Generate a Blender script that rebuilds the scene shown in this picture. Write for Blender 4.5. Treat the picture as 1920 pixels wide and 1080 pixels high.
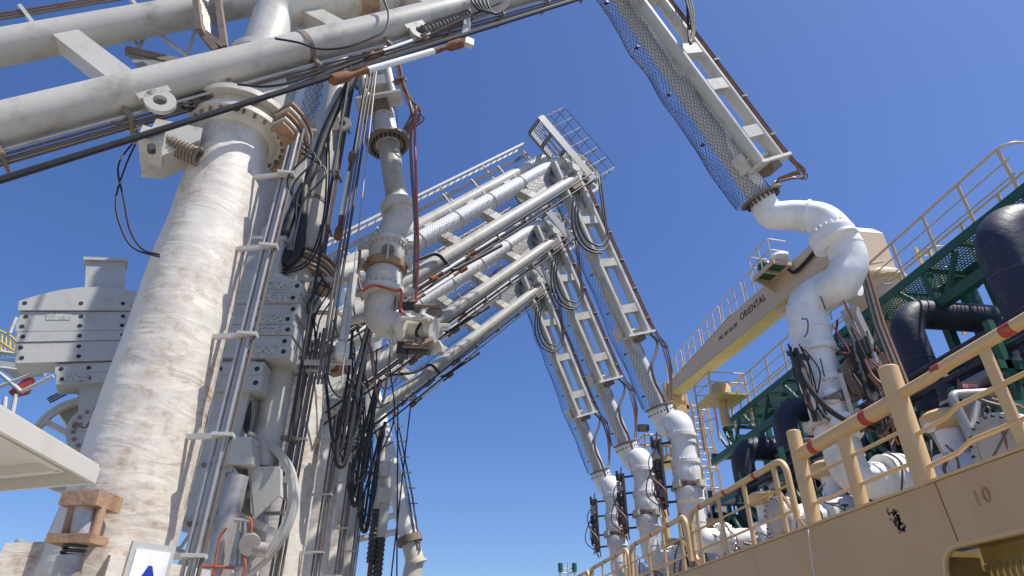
import bpy, math, random
import numpy as np
from mathutils import Vector, Matrix, noise

for o in list(bpy.data.objects):
    bpy.data.objects.remove(o)
scene = bpy.context.scene
col = scene.collection

# ------------------------------------------------------------------ camera, sky, sun, exposure
FPX, PITCH, YAW = 1189.0, math.atan(0.603), math.radians(7.5)
cam_d = bpy.data.cameras.new('camera')
cam = bpy.data.objects.new('camera', cam_d)
col.objects.link(cam)
cam_d.sensor_width = 36.0
cam_d.lens = FPX / 1920 * 36
cam_d.clip_start, cam_d.clip_end = 0.05, 20000
cam.rotation_euler = (math.pi / 2 + PITCH, 0, -YAW)
scene.camera = cam

SUN_EL, SUN_AZ = math.radians(63), math.radians(-28)      # azimuth measured from +X towards +Y
sun_v = Vector((math.cos(SUN_EL) * math.cos(SUN_AZ), math.cos(SUN_EL) * math.sin(SUN_AZ), math.sin(SUN_EL)))
world = bpy.data.worlds.new('World')
scene.world = world
world.use_nodes = True
wn = world.node_tree
bg = wn.nodes['Background']
sky = wn.nodes.new('ShaderNodeTexSky')
sky.sky_type = 'NISHITA'
sky.sun_disc = False
sky.sun_elevation = SUN_EL
sky.sun_rotation = math.atan2(sun_v.x, sun_v.y)
sky.altitude = 0
sky.air_density = 1.0
sky.dust_density = 1.0
sky.ozone_density = 9.0
hsv = wn.nodes.new('ShaderNodeHueSaturation')
hsv.inputs['Hue'].default_value = 0.509
hsv.inputs['Saturation'].default_value = 1.08
wn.links.new(sky.outputs[0], hsv.inputs['Color'])
wn.links.new(hsv.outputs[0], bg.inputs[0])
bg.inputs[1].default_value = 0.125
sun_d = bpy.data.lights.new('sun', 'SUN')
sun = bpy.data.objects.new('sun', sun_d)
col.objects.link(sun)
sun_d.energy = 5.0
sun_d.angle = math.radians(0.53)
sun_d.color = (1.0, 0.95, 0.87)
sun.rotation_euler = (-sun_v).to_track_quat('-Z', 'Y').to_euler()
sun.location = (10, -8, 40)
scene.view_settings.view_transform = 'Standard'
scene.view_settings.look = 'None'
scene.view_settings.gamma = 1
scene.view_settings.use_curve_mapping = False
scene.view_settings.exposure = 0.3

# ------------------------------------------------------------------ measuring helpers (surveyed directions -> points at a known distance)
_r = Vector((math.cos(YAW), -math.sin(YAW), 0))
_h = Vector((math.sin(YAW), math.cos(YAW), 0))
_F = _h * math.cos(PITCH) + Vector((0, 0, 1)) * math.sin(PITCH)
_U = -_h * math.sin(PITCH) + Vector((0, 0, 1)) * math.cos(PITCH)
def ray(x, y): return _F * FPX + _r * (x - 960) + _U * (540 - y)
def atX(x, y, X): d = ray(x, y); return d * (X / d.x)
def atY(x, y, Y): d = ray(x, y); return d * (Y / d.y)
def atZ(x, y, Z): d = ray(x, y); return d * (Z / d.z)
V = Vector
ZA = V((0, 0, 1)); XA = V((1, 0, 0)); YA = V((0, 1, 0))
class Plane:
    """vertical plane of one loading arm: t outwards from the column, n sideways, z up"""
    def __init__(s, x, y, deg):
        a = math.radians(deg)
        s.c = V((x, y, 0)); s.d = V((math.cos(a), math.sin(a), 0)); s.n = V((-math.sin(a), math.cos(a), 0))
    def pix(s, x, y, n=0):
        R = ray(x, y); return R * ((s.c.dot(s.n) + n) / R.dot(s.n))
    def pt(s, t, n, z): return s.c + s.d * t + s.n * n + V((0, 0, z))
rnd = random.Random(7)

# ------------------------------------------------------------------ materials
def nodes(m):
    m.use_nodes = True
    return m.node_tree, m.node_tree.nodes['Principled BSDF']
def paint(name, c, rough=0.5, metal=0.0, dirt=None, amt=0.5, scale=3.0, bump=0.0, bscale=30, streak=1.0, spec=0.5, lo=0.52, hi=0.72, var=0.12):
    m = bpy.data.materials.new(name); nt, b = nodes(m); L = nt.links.new
    tc = nt.nodes.new('ShaderNodeTexCoord')
    mp = nt.nodes.new('ShaderNodeMapping'); L(tc.outputs['Object'], mp.inputs[0]); mp.inputs['Scale'].default_value = (1, 1, 1 / streak)
    n1 = nt.nodes.new('ShaderNodeTexNoise'); L(mp.outputs[0], n1.inputs['Vector'])
    n1.inputs['Scale'].default_value = scale; n1.inputs['Detail'].default_value = 8; n1.inputs['Roughness'].default_value = 0.62
    rp = nt.nodes.new('ShaderNodeValToRGB'); L(n1.outputs[0], rp.inputs[0])
    rp.color_ramp.elements[0].position = lo; rp.color_ramp.elements[1].position = hi
    rp.color_ramp.elements[0].color = (0, 0, 0, 1); rp.color_ramp.elements[1].color = (amt, amt, amt, 1)
    n2 = nt.nodes.new('ShaderNodeTexNoise'); L(tc.outputs['Object'], n2.inputs['Vector']); n2.inputs['Scale'].default_value = scale * 0.45; n2.inputs['Detail'].default_value = 4
    mx0 = nt.nodes.new('ShaderNodeMix'); mx0.data_type = 'RGBA'
    L(n2.outputs[0], mx0.inputs[0])
    mx0.inputs[6].default_value = (*[v * (1 - var) for v in c], 1); mx0.inputs[7].default_value = (*[min(1, v * (1 + var)) for v in c], 1)
    mx = nt.nodes.new('ShaderNodeMix'); mx.data_type = 'RGBA'
    L(rp.outputs[0], mx.inputs[0]); L(mx0.outputs[2], mx.inputs[6])
    mx.inputs[7].default_value = (*(dirt or [v * 0.5 for v in c]), 1)
    L(mx.outputs[2], b.inputs['Base Color'])
    b.inputs['Roughness'].default_value = rough; b.inputs['Metallic'].default_value = metal
    b.inputs['Specular IOR Level'].default_value = spec
    if bump:
        n3 = nt.nodes.new('ShaderNodeTexNoise'); L(tc.outputs['Object'], n3.inputs['Vector']); n3.inputs['Scale'].default_value = bscale; n3.inputs['Detail'].default_value = 5
        bp = nt.nodes.new('ShaderNodeBump'); L(n3.outputs[0], bp.inputs['Height']); bp.inputs['Strength'].default_value = bump; bp.inputs['Distance'].default_value = 0.02
        L(bp.outputs[0], b.inputs['Normal'])
    return m
M = {}
M['tube'] = paint('tube_paint', (0.50, 0.475, 0.415), 0.42, dirt=(0.17, 0.12, 0.08), amt=0.75, scale=2.2, streak=1.6, lo=0.52, hi=0.78, bump=0.08)
M['steel'] = paint('grey_white_steel', (0.52, 0.505, 0.46), 0.5, dirt=(0.25, 0.18, 0.11), amt=0.6, scale=4, lo=0.55, hi=0.75)
M['weight'] = paint('counterweight_grey', (0.44, 0.44, 0.42), 0.5, dirt=(0.27, 0.22, 0.16), amt=0.5, scale=2.5, lo=0.55, hi=0.8, bump=0.1, bscale=12)
M['white'] = paint('white_pipe_paint', (0.78, 0.78, 0.77), 0.45, dirt=(0.55, 0.52, 0.46), amt=0.4, scale=3, lo=0.55, hi=0.8, bump=0.05, bscale=14)
M['frost'] = paint('white_insulation', (0.80, 0.80, 0.79), 0.5, dirt=(0.60, 0.58, 0.52), amt=0.7, scale=3, bump=0.55, bscale=5, lo=0.45, hi=0.75)
M['cream'] = paint('valve_cream', (0.62, 0.59, 0.52), 0.45, dirt=(0.38, 0.31, 0.22), amt=0.5, scale=5, bump=0.06)
M['plate'] = paint('brown_grey_plate', (0.22, 0.17, 0.13), 0.7, dirt=(0.12, 0.07, 0.04), amt=0.8, scale=8, bump=0.2)
M['rust'] = paint('rust', (0.21, 0.085, 0.035), 0.85, dirt=(0.08, 0.035, 0.02), amt=0.9, scale=9, bump=0.3)
M['rusty_tan'] = paint('rusty_tan_steel', (0.40, 0.25, 0.15), 0.75, dirt=(0.17, 0.08, 0.04), amt=0.8, scale=6, bump=0.25, lo=0.45)
M['black'] = paint('black_rubber', (0.018, 0.018, 0.02), 0.55, dirt=(0.05, 0.045, 0.04), amt=0.6, scale=6)
M['rope'] = paint('greased_rope', (0.03, 0.027, 0.025), 0.6, dirt=(0.07, 0.05, 0.04), amt=0.6, scale=12)
M['hose'] = paint('grey_brown_conduit', (0.14, 0.115, 0.10), 0.5, dirt=(0.06, 0.045, 0.035), amt=0.7, scale=6)
M['bright'] = paint('stainless_tube', (0.46, 0.43, 0.40), 0.38, 0.45, dirt=(0.24, 0.19, 0.15), amt=0.6, scale=5)
M['orange'] = paint('orange_hose', (0.42, 0.10, 0.05), 0.5, dirt=(0.2, 0.06, 0.04), amt=0.6, scale=7)
M['copper'] = paint('brown_hose', (0.25, 0.12, 0.075), 0.55, dirt=(0.1, 0.05, 0.035), amt=0.7, scale=7)
M['wire'] = paint('net_wire', (0.035, 0.035, 0.045), 0.6)
M['tan'] = paint('ship_tan_paint', (0.66, 0.45, 0.22), 0.45, dirt=(0.42, 0.25, 0.12), amt=0.45, scale=1.6, lo=0.58, hi=0.85, bump=0.05, bscale=6, streak=2)
M['hull'] = paint('hull_side_paint', (0.58, 0.39, 0.205), 0.42, dirt=(0.40, 0.235, 0.12), amt=0.5, scale=1.1, lo=0.5, hi=0.8, bump=0.45, bscale=1.1, streak=3.5, var=0.14)
M['olive'] = paint('recess_olive_darkened', (0.34, 0.25, 0.085), 0.55, dirt=(0.2, 0.14, 0.05), amt=0.5, scale=2)  # olive interior, its colour also taken darker to carry the recess shade
M['tanpale'] = paint('crane_cream_paint', (0.66, 0.50, 0.33), 0.45, dirt=(0.45, 0.33, 0.2), amt=0.4, scale=1.2, lo=0.58, hi=0.85, streak=3)
M['yellow'] = paint('crane_yellow_paint', (0.62, 0.50, 0.17), 0.5, dirt=(0.4, 0.3, 0.1), amt=0.4, scale=2)
M['brightyellow'] = paint('rail_yellow_paint', (0.75, 0.50, 0.03), 0.5)
M['green'] = paint('deck_green_paint', (0.018, 0.10, 0.06), 0.45, dirt=(0.03, 0.06, 0.04), amt=0.6, scale=3, var=0.25)
M['navy'] = paint('navy_insulation', (0.022, 0.024, 0.045), 0.55, dirt=(0.14, 0.14, 0.16), amt=0.6, scale=3.5, streak=3, lo=0.55, hi=0.85, bump=0.6, bscale=7, var=0.3)
M['red'] = paint('red_paint', (0.42, 0.05, 0.035), 0.55, dirt=(0.5, 0.25, 0.15), amt=0.5, scale=12)
M['ink'] = paint('dark_lettering', (0.02, 0.022, 0.03), 0.6)
M['redink'] = paint('dark_red_lettering', (0.22, 0.05, 0.04), 0.6)
M['blue'] = paint('blue_lettering', (0.01, 0.04, 0.32), 0.5)
M['sign'] = paint('white_sign', (0.8, 0.8, 0.8), 0.4)
M['nameplate'] = paint('worn_nameplate', (0.52, 0.52, 0.49), 0.6, dirt=(0.16, 0.15, 0.14), amt=0.9, scale=22, lo=0.48, hi=0.56, streak=0.35)
M['galv'] = paint('dull_galvanised', (0.22, 0.22, 0.215), 0.55, 0.3, dirt=(0.12, 0.11, 0.1), amt=0.6, scale=5)
M['hole'] = paint('bore_shade', (0.03, 0.028, 0.026), 0.8)  # near-black colour standing in for the shade inside bolt holes
M['roof'] = paint('shelter_white', (0.62, 0.59, 0.53), 0.5, dirt=(0.45, 0.40, 0.33), amt=0.5, scale=1.5)
M['concrete'] = paint('jetty_concrete', (0.40, 0.38, 0.34), 0.9, dirt=(0.25, 0.23, 0.2), amt=0.6, scale=0.8, bump=0.3)
M['water'] = paint('sea_water', (0.012, 0.06, 0.08), 0.08, bump=0.6, bscale=0.7)
M['mesh'] = paint('galvanised_mesh', (0.30, 0.29, 0.27), 0.5, 0.5)
M['dark'] = paint('dark_machinery', (0.05, 0.05, 0.05), 0.5, dirt=(0.14, 0.11, 0.08), amt=0.6, scale=8)

def wrapmat():
    """cream lagging of the riser columns: wrinkled jacket, brown run-off stains"""
    m = bpy.data.materials.new('column_lagging'); nt, b = nodes(m); L = nt.links.new; N = nt.nodes.new
    tc = N('ShaderNodeTexCoord')
    def nz(scale, vec, det=6, rough=0.6):
        mp = N('ShaderNodeMapping'); mp.inputs['Scale'].default_value = vec; L(tc.outputs['Object'], mp.inputs[0])
        n = N('ShaderNodeTexNoise'); n.inputs['Scale'].default_value = scale; n.inputs['Detail'].default_value = det; n.inputs['Roughness'].default_value = rough
        L(mp.outputs[0], n.inputs['Vector']); return n
    wr = nz(1.5, (1, 1, 3.2), 4, 0.5); wr.inputs['Distortion'].default_value = 0.9
    fine = nz(9, (1, 1, 1.8), 4)
    st = nz(1.3, (1, 1, 0.4), 9, 0.7)
    blotch = nz(5.5, (1, 1, 1.6), 8, 0.7)
    rp = N('ShaderNodeValToRGB'); L(st.outputs[0], rp.inputs[0])
    e = rp.color_ramp.elements; e[0].position = 0.45; e[0].color = (0, 0, 0, 1); e[1].position = 0.68; e[1].color = (0.5, 0.5, 0.5, 1)
    rp2 = N('ShaderNodeValToRGB'); L(blotch.outputs[0], rp2.inputs[0])
    e = rp2.color_ramp.elements; e[0].position = 0.47; e[0].color = (0, 0, 0, 1); e[1].position = 0.66; e[1].color = (1, 1, 1, 1)
    mul = N('ShaderNodeMath'); mul.operation = 'MULTIPLY'; L(rp.outputs[0], mul.inputs[0]); L(rp2.outputs[0], mul.inputs[1])
    base = N('ShaderNodeMix'); base.data_type = 'RGBA'; L(wr.outputs[0], base.inputs[0])
    base.inputs[6].default_value = (0.62, 0.57, 0.49, 1); base.inputs[7].default_value = (0.70, 0.66, 0.585, 1)
    s1 = N('ShaderNodeMix'); s1.data_type = 'RGBA'; L(rp.outputs[0], s1.inputs[0]); L(base.outputs[2], s1.inputs[6]); s1.inputs[7].default_value = (0.47, 0.37, 0.26, 1)
    s2 = N('ShaderNodeMix'); s2.data_type = 'RGBA'; mul2 = N('ShaderNodeMath'); mul2.operation = 'MULTIPLY'; mul2.use_clamp = True; L(mul.outputs[0], mul2.inputs[0]); mul2.inputs[1].default_value = 2.2; L(mul2.outputs[0], s2.inputs[0]); L(s1.outputs[2], s2.inputs[6]); s2.inputs[7].default_value = (0.26, 0.13, 0.06, 1)
    L(s2.outputs[2], b.inputs['Base Color']); b.inputs['Roughness'].default_value = 0.6
    ad = N('ShaderNodeMath'); ad.operation = 'MULTIPLY_ADD'; L(fine.outputs[0], ad.inputs[0]); ad.inputs[1].default_value = 0.16; L(wr.outputs[0], ad.inputs[2])
    bp = N('ShaderNodeBump'); bp.inputs['Strength'].default_value = 0.34; bp.inputs['Distance'].default_value = 0.05; L(ad.outputs[0], bp.inputs['Height']); L(bp.outputs[0], b.inputs['Normal'])
    return m
M['lagging'] = wrapmat()
def netmat():
    """white pipe lagging held by chicken wire: hexagon-like wire relief in metres of pipe surface"""
    m = bpy.data.materials.new('wire_held_lagging'); nt, b = nodes(m); L = nt.links.new; N = nt.nodes.new
    uv = N('ShaderNodeTexCoord')
    mp = N('ShaderNodeMapping'); mp.inputs['Scale'].default_value = (19, 19, 1); L(uv.outputs['UV'], mp.inputs[0])
    sep = N('ShaderNodeSeparateXYZ'); L(mp.outputs[0], sep.inputs[0])
    def tri(sign):
        a = N('ShaderNodeMath'); a.operation = 'MULTIPLY_ADD'; L(sep.outputs[1], a.inputs[0]); a.inputs[1].default_value = sign; L(sep.outputs[0], a.inputs[2])
        p = N('ShaderNodeMath'); p.operation = 'PINGPONG'; L(a.outputs[0], p.inputs[0]); p.inputs[1].default_value = 1.0
        return p
    mn = N('ShaderNodeMath'); mn.operation = 'MINIMUM'; L(tri(1).outputs[0], mn.inputs[0]); L(tri(-1).outputs[0], mn.inputs[1])
    rp = N('ShaderNodeValToRGB'); L(mn.outputs[0], rp.inputs[0])
    e = rp.color_ramp.elements; e[0].position = 0.05; e[0].color = (0.40, 0.40, 0.41, 1); e[1].position = 0.3; e[1].color = (0.74, 0.74, 0.74, 1)
    L(rp.outputs[0], b.inputs['Base Color']); b.inputs['Roughness'].default_value = 0.55
    bp = N('ShaderNodeBump'); bp.inputs['Strength'].default_value = 0.4; bp.inputs['Distance'].default_value = 0.02; L(mn.outputs[0], bp.inputs['Height']); L(bp.outputs[0], b.inputs['Normal'])
    return m
M['netted'] = netmat()

# ------------------------------------------------------------------ mesh helpers
def rounded(pts, R, k=6):
    pts = [V(p) for p in pts]; out = [pts[0]]
    for i in range(1, len(pts) - 1):
        a, b, c = pts[i - 1], pts[i], pts[i + 1]
        u = (a - b); w = (c - b); lu, lw = u.length, w.length
        if lu < 1e-6 or lw < 1e-6: continue
        u /= lu; w /= lw
        ang = u.angle(w, math.pi)
        if ang > math.pi - 0.05: out.append(b); continue
        t = min(R / math.tan(ang / 2), lu * 0.49, lw * 0.49); r = t * math.tan(ang / 2)
        cen = b + (u + w).normalized() * (r / math.sin(ang / 2))
        p0, p1 = b + u * t, b + w * t
        s0, s1 = p0 - cen, p1 - cen; tot = s0.angle(s1, 0)
        for j in range(k + 1):
            f = j / k
            out.append(cen + (s0 * math.sin((1 - f) * tot) + s1 * math.sin(f * tot)) / max(1e-9, math.sin(tot)))
    out.append(pts[-1]); return out
def smooth(pts, k=6):
    """Catmull-Rom through the points"""
    P = [V(p) for p in pts]; P = [P[0] * 2 - P[1]] + P + [P[-1] * 2 - P[-2]]; out = []
    for i in range(1, len(P) - 2):
        for j in range(k):
            t = j / k; a, b, c, d = P[i - 1:i + 3]
            out.append(0.5 * ((2 * b) + (c - a) * t + (2 * a - 5 * b + 4 * c - d) * t * t + (3 * b - a - 3 * c + d) * t ** 3))
    out.append(P[-2]); return out
def perp(a):
    a = a.normalized(); r = ZA if abs(a.z) < 0.9 else YA
    x = r.cross(a).normalized(); return x, a.cross(x).normalized()
class MB:
    def __init__(s): s.v = []; s.f = []; s.uv = {}
    def tube(s, pts, r, seg=12, caps=True, uv=False):
        pts = [V(p) for p in pts]; n = len(pts)
        rs = r if isinstance(r, (list, tuple)) else [r] * n
        x = None; base = len(s.v); L = 0.0; acc = []
        for i in range(n):
            if i == 0: t = pts[1] - pts[0]
            elif i == n - 1: t = pts[-1] - pts[-2]
            else: t = (pts[i + 1] - pts[i]).normalized() + (pts[i] - pts[i - 1]).normalized()
            t = t.normalized() if t.length > 1e-9 else ZA
            if x is None: x, y = perp(t)
            else:
                x = (x - t * x.dot(t)); x = x.normalized() if x.length > 1e-6 else perp(t)[0]
                y = t.cross(x)
            if i: L += (pts[i] - pts[i - 1]).length
            acc.append(L)
            for j in range(seg):
                a = 2 * math.pi * j / seg
                s.v.append(pts[i] + (x * math.cos(a) + y * math.sin(a)) * rs[i])
        for i in range(n - 1):
            for j in range(seg):
                k = (j + 1) % seg
                if uv:
                    per = 2 * math.pi * rs[0] / seg
                    s.uv[len(s.f)] = [(j * per, acc[i]), ((j + 1) * per, acc[i]), ((j + 1) * per, acc[i + 1]), (j * per, acc[i + 1])]
                s.f.append((base + i * seg + j, base + i * seg + k, base + (i + 1) * seg + k, base + (i + 1) * seg + j))
        if caps:
            s.f.append(tuple(base + j for j in reversed(range(seg))))
            s.f.append(tuple(base + (n - 1) * seg + j for j in range(seg)))
        return s
    def cyl(s, p, ax, r, h, seg=20):
        ax = V(ax).normalized(); p = V(p); return s.tube([p - ax * h / 2, p + ax * h / 2], r, seg)
    def box(s, c, ax, size):
        c = V(c); X, Y, Z = [V(a) for a in ax]; b = len(s.v)
        for dx, dy, dz in ((-1, -1, -1), (1, -1, -1), (1, 1, -1), (-1, 1, -1), (-1, -1, 1), (1, -1, 1), (1, 1, 1), (-1, 1, 1)):
            s.v.append(c + X * (dx * size[0] / 2) + Y * (dy * size[1] / 2) + Z * (dz * size[2] / 2))
        flip = X.cross(Y).dot(Z) < 0
        for q in ((0, 3, 2, 1), (4, 5, 6, 7), (0, 1, 5, 4), (1, 2, 6, 5), (2, 3, 7, 6), (3, 0, 4, 7)):
            q = tuple(b + i for i in q); s.f.append(q[::-1] if flip else q)
        return s
    def beam(s, p0, p1, w, h, up=ZA):
        p0, p1 = V(p0), V(p1); a = (p1 - p0); L = a.length; a /= L; up = V(up)
        side = a.cross(up)
        if side.length < 1e-4: side = a.cross(XA)
        side.normalize(); u = side.cross(a)
        return s.box((p0 + p1) / 2, (a, side, u), (L, w, h))
    def prism(s, poly, th):
        poly = [V(p) for p in poly]; th = V(th); b = len(s.v); n = len(poly)
        s.v += [p for p in poly] + [p + th for p in poly]
        nrm = V((0, 0, 0))
        for i in range(n): nrm += (poly[i] - poly[0]).cross(poly[(i + 1) % n] - poly[0])
        up = nrm.dot(th) > 0
        lo = tuple(b + i for i in range(n)); hi = tuple(b + n + i for i in range(n))
        s.f.append(lo[::-1] if up else lo); s.f.append(hi if up else hi[::-1])
        for i in range(n):
            k = (i + 1) % n; q = (b + i, b + k, b + n + k, b + n + i); s.f.append(q if up else q[::-1])
        return s
    def ring(s, c, ax, ro, ri, th, seg=32, a0=0.0, a1=2 * math.pi, ref=None):
        ax = V(ax).normalized(); x, y = perp(ax)
        if ref is not None:
            x = (V(ref) - ax * V(ref).dot(ax)).normalized(); y = ax.cross(x)
        full = abs(a1 - a0 - 2 * math.pi) < 1e-6; b = len(s.v); c = V(c); n = seg if full else seg + 1
        for i in range(n):
            a = a0 + (a1 - a0) * i / seg; q = x * math.cos(a) + y * math.sin(a)
            for r, h in ((ro, -th / 2), (ro, th / 2), (ri, th / 2), (ri, -th / 2)): s.v.append(c + q * r + ax * h)
        for i in range(seg):
            k = (i + 1) % n
            for j in range(4):
                m = (j + 1) % 4; s.f.append((b + i * 4 + j, b + k * 4 + j, b + k * 4 + m, b + i * 4 + m))
        if not full:
            s.f.append(tuple(b + j for j in (3, 2, 1, 0))); s.f.append(tuple(b + (n - 1) * 4 + j for j in range(4)))
        return s
    def bolts(s, c, ax, R, n, r=0.02, L=0.06, ph=0.0):
        ax = V(ax).normalized(); x, y = perp(ax)
        for i in range(n):
            a = ph + 2 * math.pi * i / n; s.cyl(V(c) + (x * math.cos(a) + y * math.sin(a)) * R, ax, r, L, 6)
        return s
    def coil(s, p0, p1, R, r, turns, seg=6):
        p0, p1 = V(p0), V(p1); ax = (p1 - p0).normalized(); x, y = perp(ax); n = int(turns * 12)
        return s.tube([p0.lerp(p1, i / n) + (x * math.cos(i * math.pi / 6) + y * math.sin(i * math.pi / 6)) * R for i in range(n + 1)], r, seg)
    def ball(s, c, r, seg=14, sc=(1, 1, 1)):
        c = V(c); rows = seg // 2; b = len(s.v)
        for i in range(rows + 1):
            th = math.pi * i / rows
            for j in range(seg):
                a = 2 * math.pi * j / seg
                s.v.append(c + V((math.sin(th) * math.cos(a) * r * sc[0], math.sin(th) * math.sin(a) * r * sc[1], math.cos(th) * r * sc[2])))
        for i in range(rows):
            for j in range(seg):
                k = (j + 1) % seg; s.f.append((b + i * seg + j, b + (i + 1) * seg + j, b + (i + 1) * seg + k, b + i * seg + k))
        return s
    def mesh(s, name, m):
        me = bpy.data.meshes.new(name)
        me.from_pydata([tuple(p) for p in s.v], [], s.f)
        if s.uv:
            ul = me.uv_layers.new(name='UVMap')
            for p in me.polygons:
                if p.index in s.uv:
                    for k, li in enumerate(p.loop_indices): ul.data[li].uv = s.uv[p.index][k]
        me.materials.append(M[m]); me.shade_smooth(); me.set_sharp_from_angle(angle=math.radians(38))
        return me
SMALL = ('bolt_ring', 'hole_shade_disc')
def build(name, mb, m, parent=None):
    o = bpy.data.objects.new(name, mb if isinstance(mb, bpy.types.Mesh) else mb.mesh(name, m))
    col.objects.link(o)
    if name in SMALL: o['kind'] = 'stuff'
    if parent is not None:
        o.parent = parent
        if parent.parent is None: o.location = -parent.location
    return o
def tag(o, label=None, cat=None, group=None, kind=None):
    for k, v in (('label', label), ('category', cat), ('group', group), ('kind', kind)):
        if v: o[k] = v
    return o
def empty(name, loc, label, cat, group=None):
    o = bpy.data.objects.new(name, None); o.location = loc; o.empty_display_size = 0.2; col.objects.link(o)
    return tag(o, label, cat, group)
def copy_tree(o, parent=None):
    c = o.copy(); col.objects.link(c); c.parent = parent
    for ch in o.children: copy_tree(ch, c)
    return c
def tube(pts, r, seg=10): return MB().tube(pts, r, seg)
def text(name, s, size, origin, xdir, ydir, m, parent, depth=0.004, shear=0, spacing=1.0, sx=1.0):
    cu = bpy.data.curves.new(name, 'FONT'); cu.body = s; cu.size = size; cu.extrude = depth; cu.space_character = spacing; cu.shear = shear
    tmp = bpy.data.objects.new('tmp', cu); col.objects.link(tmp)
    dg = bpy.context.evaluated_depsgraph_get(); me = bpy.data.meshes.new_from_object(tmp.evaluated_get(dg))
    bpy.data.objects.remove(tmp); bpy.data.curves.remove(cu)
    X = V(xdir).normalized(); Y = V(ydir).normalized(); Z = X.cross(Y)
    mt = Matrix((X * sx, Y, Z)).transposed().to_4x4(); mt.translation = V(origin)
    me.transform(mt); me.materials.clear(); me.materials.append(M[m])
    return build(name, me, m, parent)
def outline(name, t, size, origin, xdir, ydir, m, parent, bev=.006):
    cu = bpy.data.curves.new(name, 'FONT'); cu.body = t; cu.size = size; cu.fill_mode = 'NONE'; cu.bevel_depth = bev; cu.bevel_resolution = 1; cu.space_character = 1.25
    tmp = bpy.data.objects.new('tmp', cu); col.objects.link(tmp)
    dg = bpy.context.evaluated_depsgraph_get(); me = bpy.data.meshes.new_from_object(tmp.evaluated_get(dg))
    bpy.data.objects.remove(tmp); bpy.data.curves.remove(cu)
    X = V(xdir).normalized(); Y = V(ydir).normalized(); mt = Matrix((X, Y, X.cross(Y))).transposed().to_4x4(); mt.translation = V(origin)
    me.transform(mt); me.materials.clear(); me.materials.append(M[m])
    return build(name, me, m, parent)
def net(axis, center_off, rx, ry, ex, ey, cell=0.09, wire=0.004, sag=0.05, a0=0, a1=2 * math.pi, seed=1):
    """loose chicken-wire sleeve round an axis (two points); ex/ey span the section"""
    p0, p1 = V(axis[0]), V(axis[1]); L = (p1 - p0).length; mb = MB(); ex, ey = V(ex), V(ey)
    nu = max(4, int(L / (cell * 1.2))); per = (a1 - a0) * (rx + ry) / 2; nv = max(6, int(per / cell))
    def S(i, j):
        u = i / nu; a = a0 + (a1 - a0) * ((j + 0.5 * (i % 2)) / nv)
        w = 1 + sag * noise.noise(V((u * L * 0.9, math.cos(a) + seed, math.sin(a)))) * 2.2
        return p0.lerp(p1, u) + V(center_off) + ex * (math.cos(a) * rx * w) + ey * (math.sin(a) * ry * w)
    full = abs(a1 - a0 - 2 * math.pi) < 1e-6
    for i in range(nu):
        for j in range(nv):
            a = S(i, j)
            for b in ((S(i + 1, j), S(i + 1, j + 1)) if i % 2 else (S(i + 1, j - 1), S(i + 1, j))):
                mb.tube([a, b], wire, 3, False)
    return mb

# ------------------------------------------------------------------ the setting
DECK_Z = -1.6
b = MB(); b.box((-11, 30, DECK_Z - 0.6), (XA, YA, ZA), (26, 160, 1.2))
tag(build('jetty_deck', b, 'concrete'), kind='structure')
b = MB(); b.box((0, 2000, -9.5), (XA, YA, ZA), (12000, 12000, 0.5))
tag(build('sea', b, 'water'), kind='structure')

# ------------------------------------------------------------------ loading arms
COLX, COLY, GAP = -3.1, 7.3, 3.95
def wavy_column(cx, cy, z0, z1, prof, seg=72, rows=150, seed=0):
    mb = MB()
    for i in range(rows + 1):
        z = z0 + (z1 - z0) * i / rows
        r = np.interp(z, [p[0] for p in prof], [p[1] for p in prof])
        for j in range(seg):
            a = 2 * math.pi * j / seg; q = V((math.cos(a), math.sin(a), 0))
            w = noise.noise(V((q.x * 1.4 + seed, q.y * 1.4, z * 3.2))) * 0.009 + noise.noise(V((q.x * 3 + seed, q.y * 3, z * 9))) * 0.005 + noise.noise(V((q.x * 1.2, q.y * 1.2 + seed, z * 0.9))) * 0.015
            mb.v.append(V((cx, cy, z)) + q * (r + w))
    for i in range(rows):
        for j in range(seg):
            k = (j + 1) % seg; mb.f.append((i * seg + j, i * seg + k, (i + 1) * seg + k, (i + 1) * seg + j))
    return mb

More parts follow.
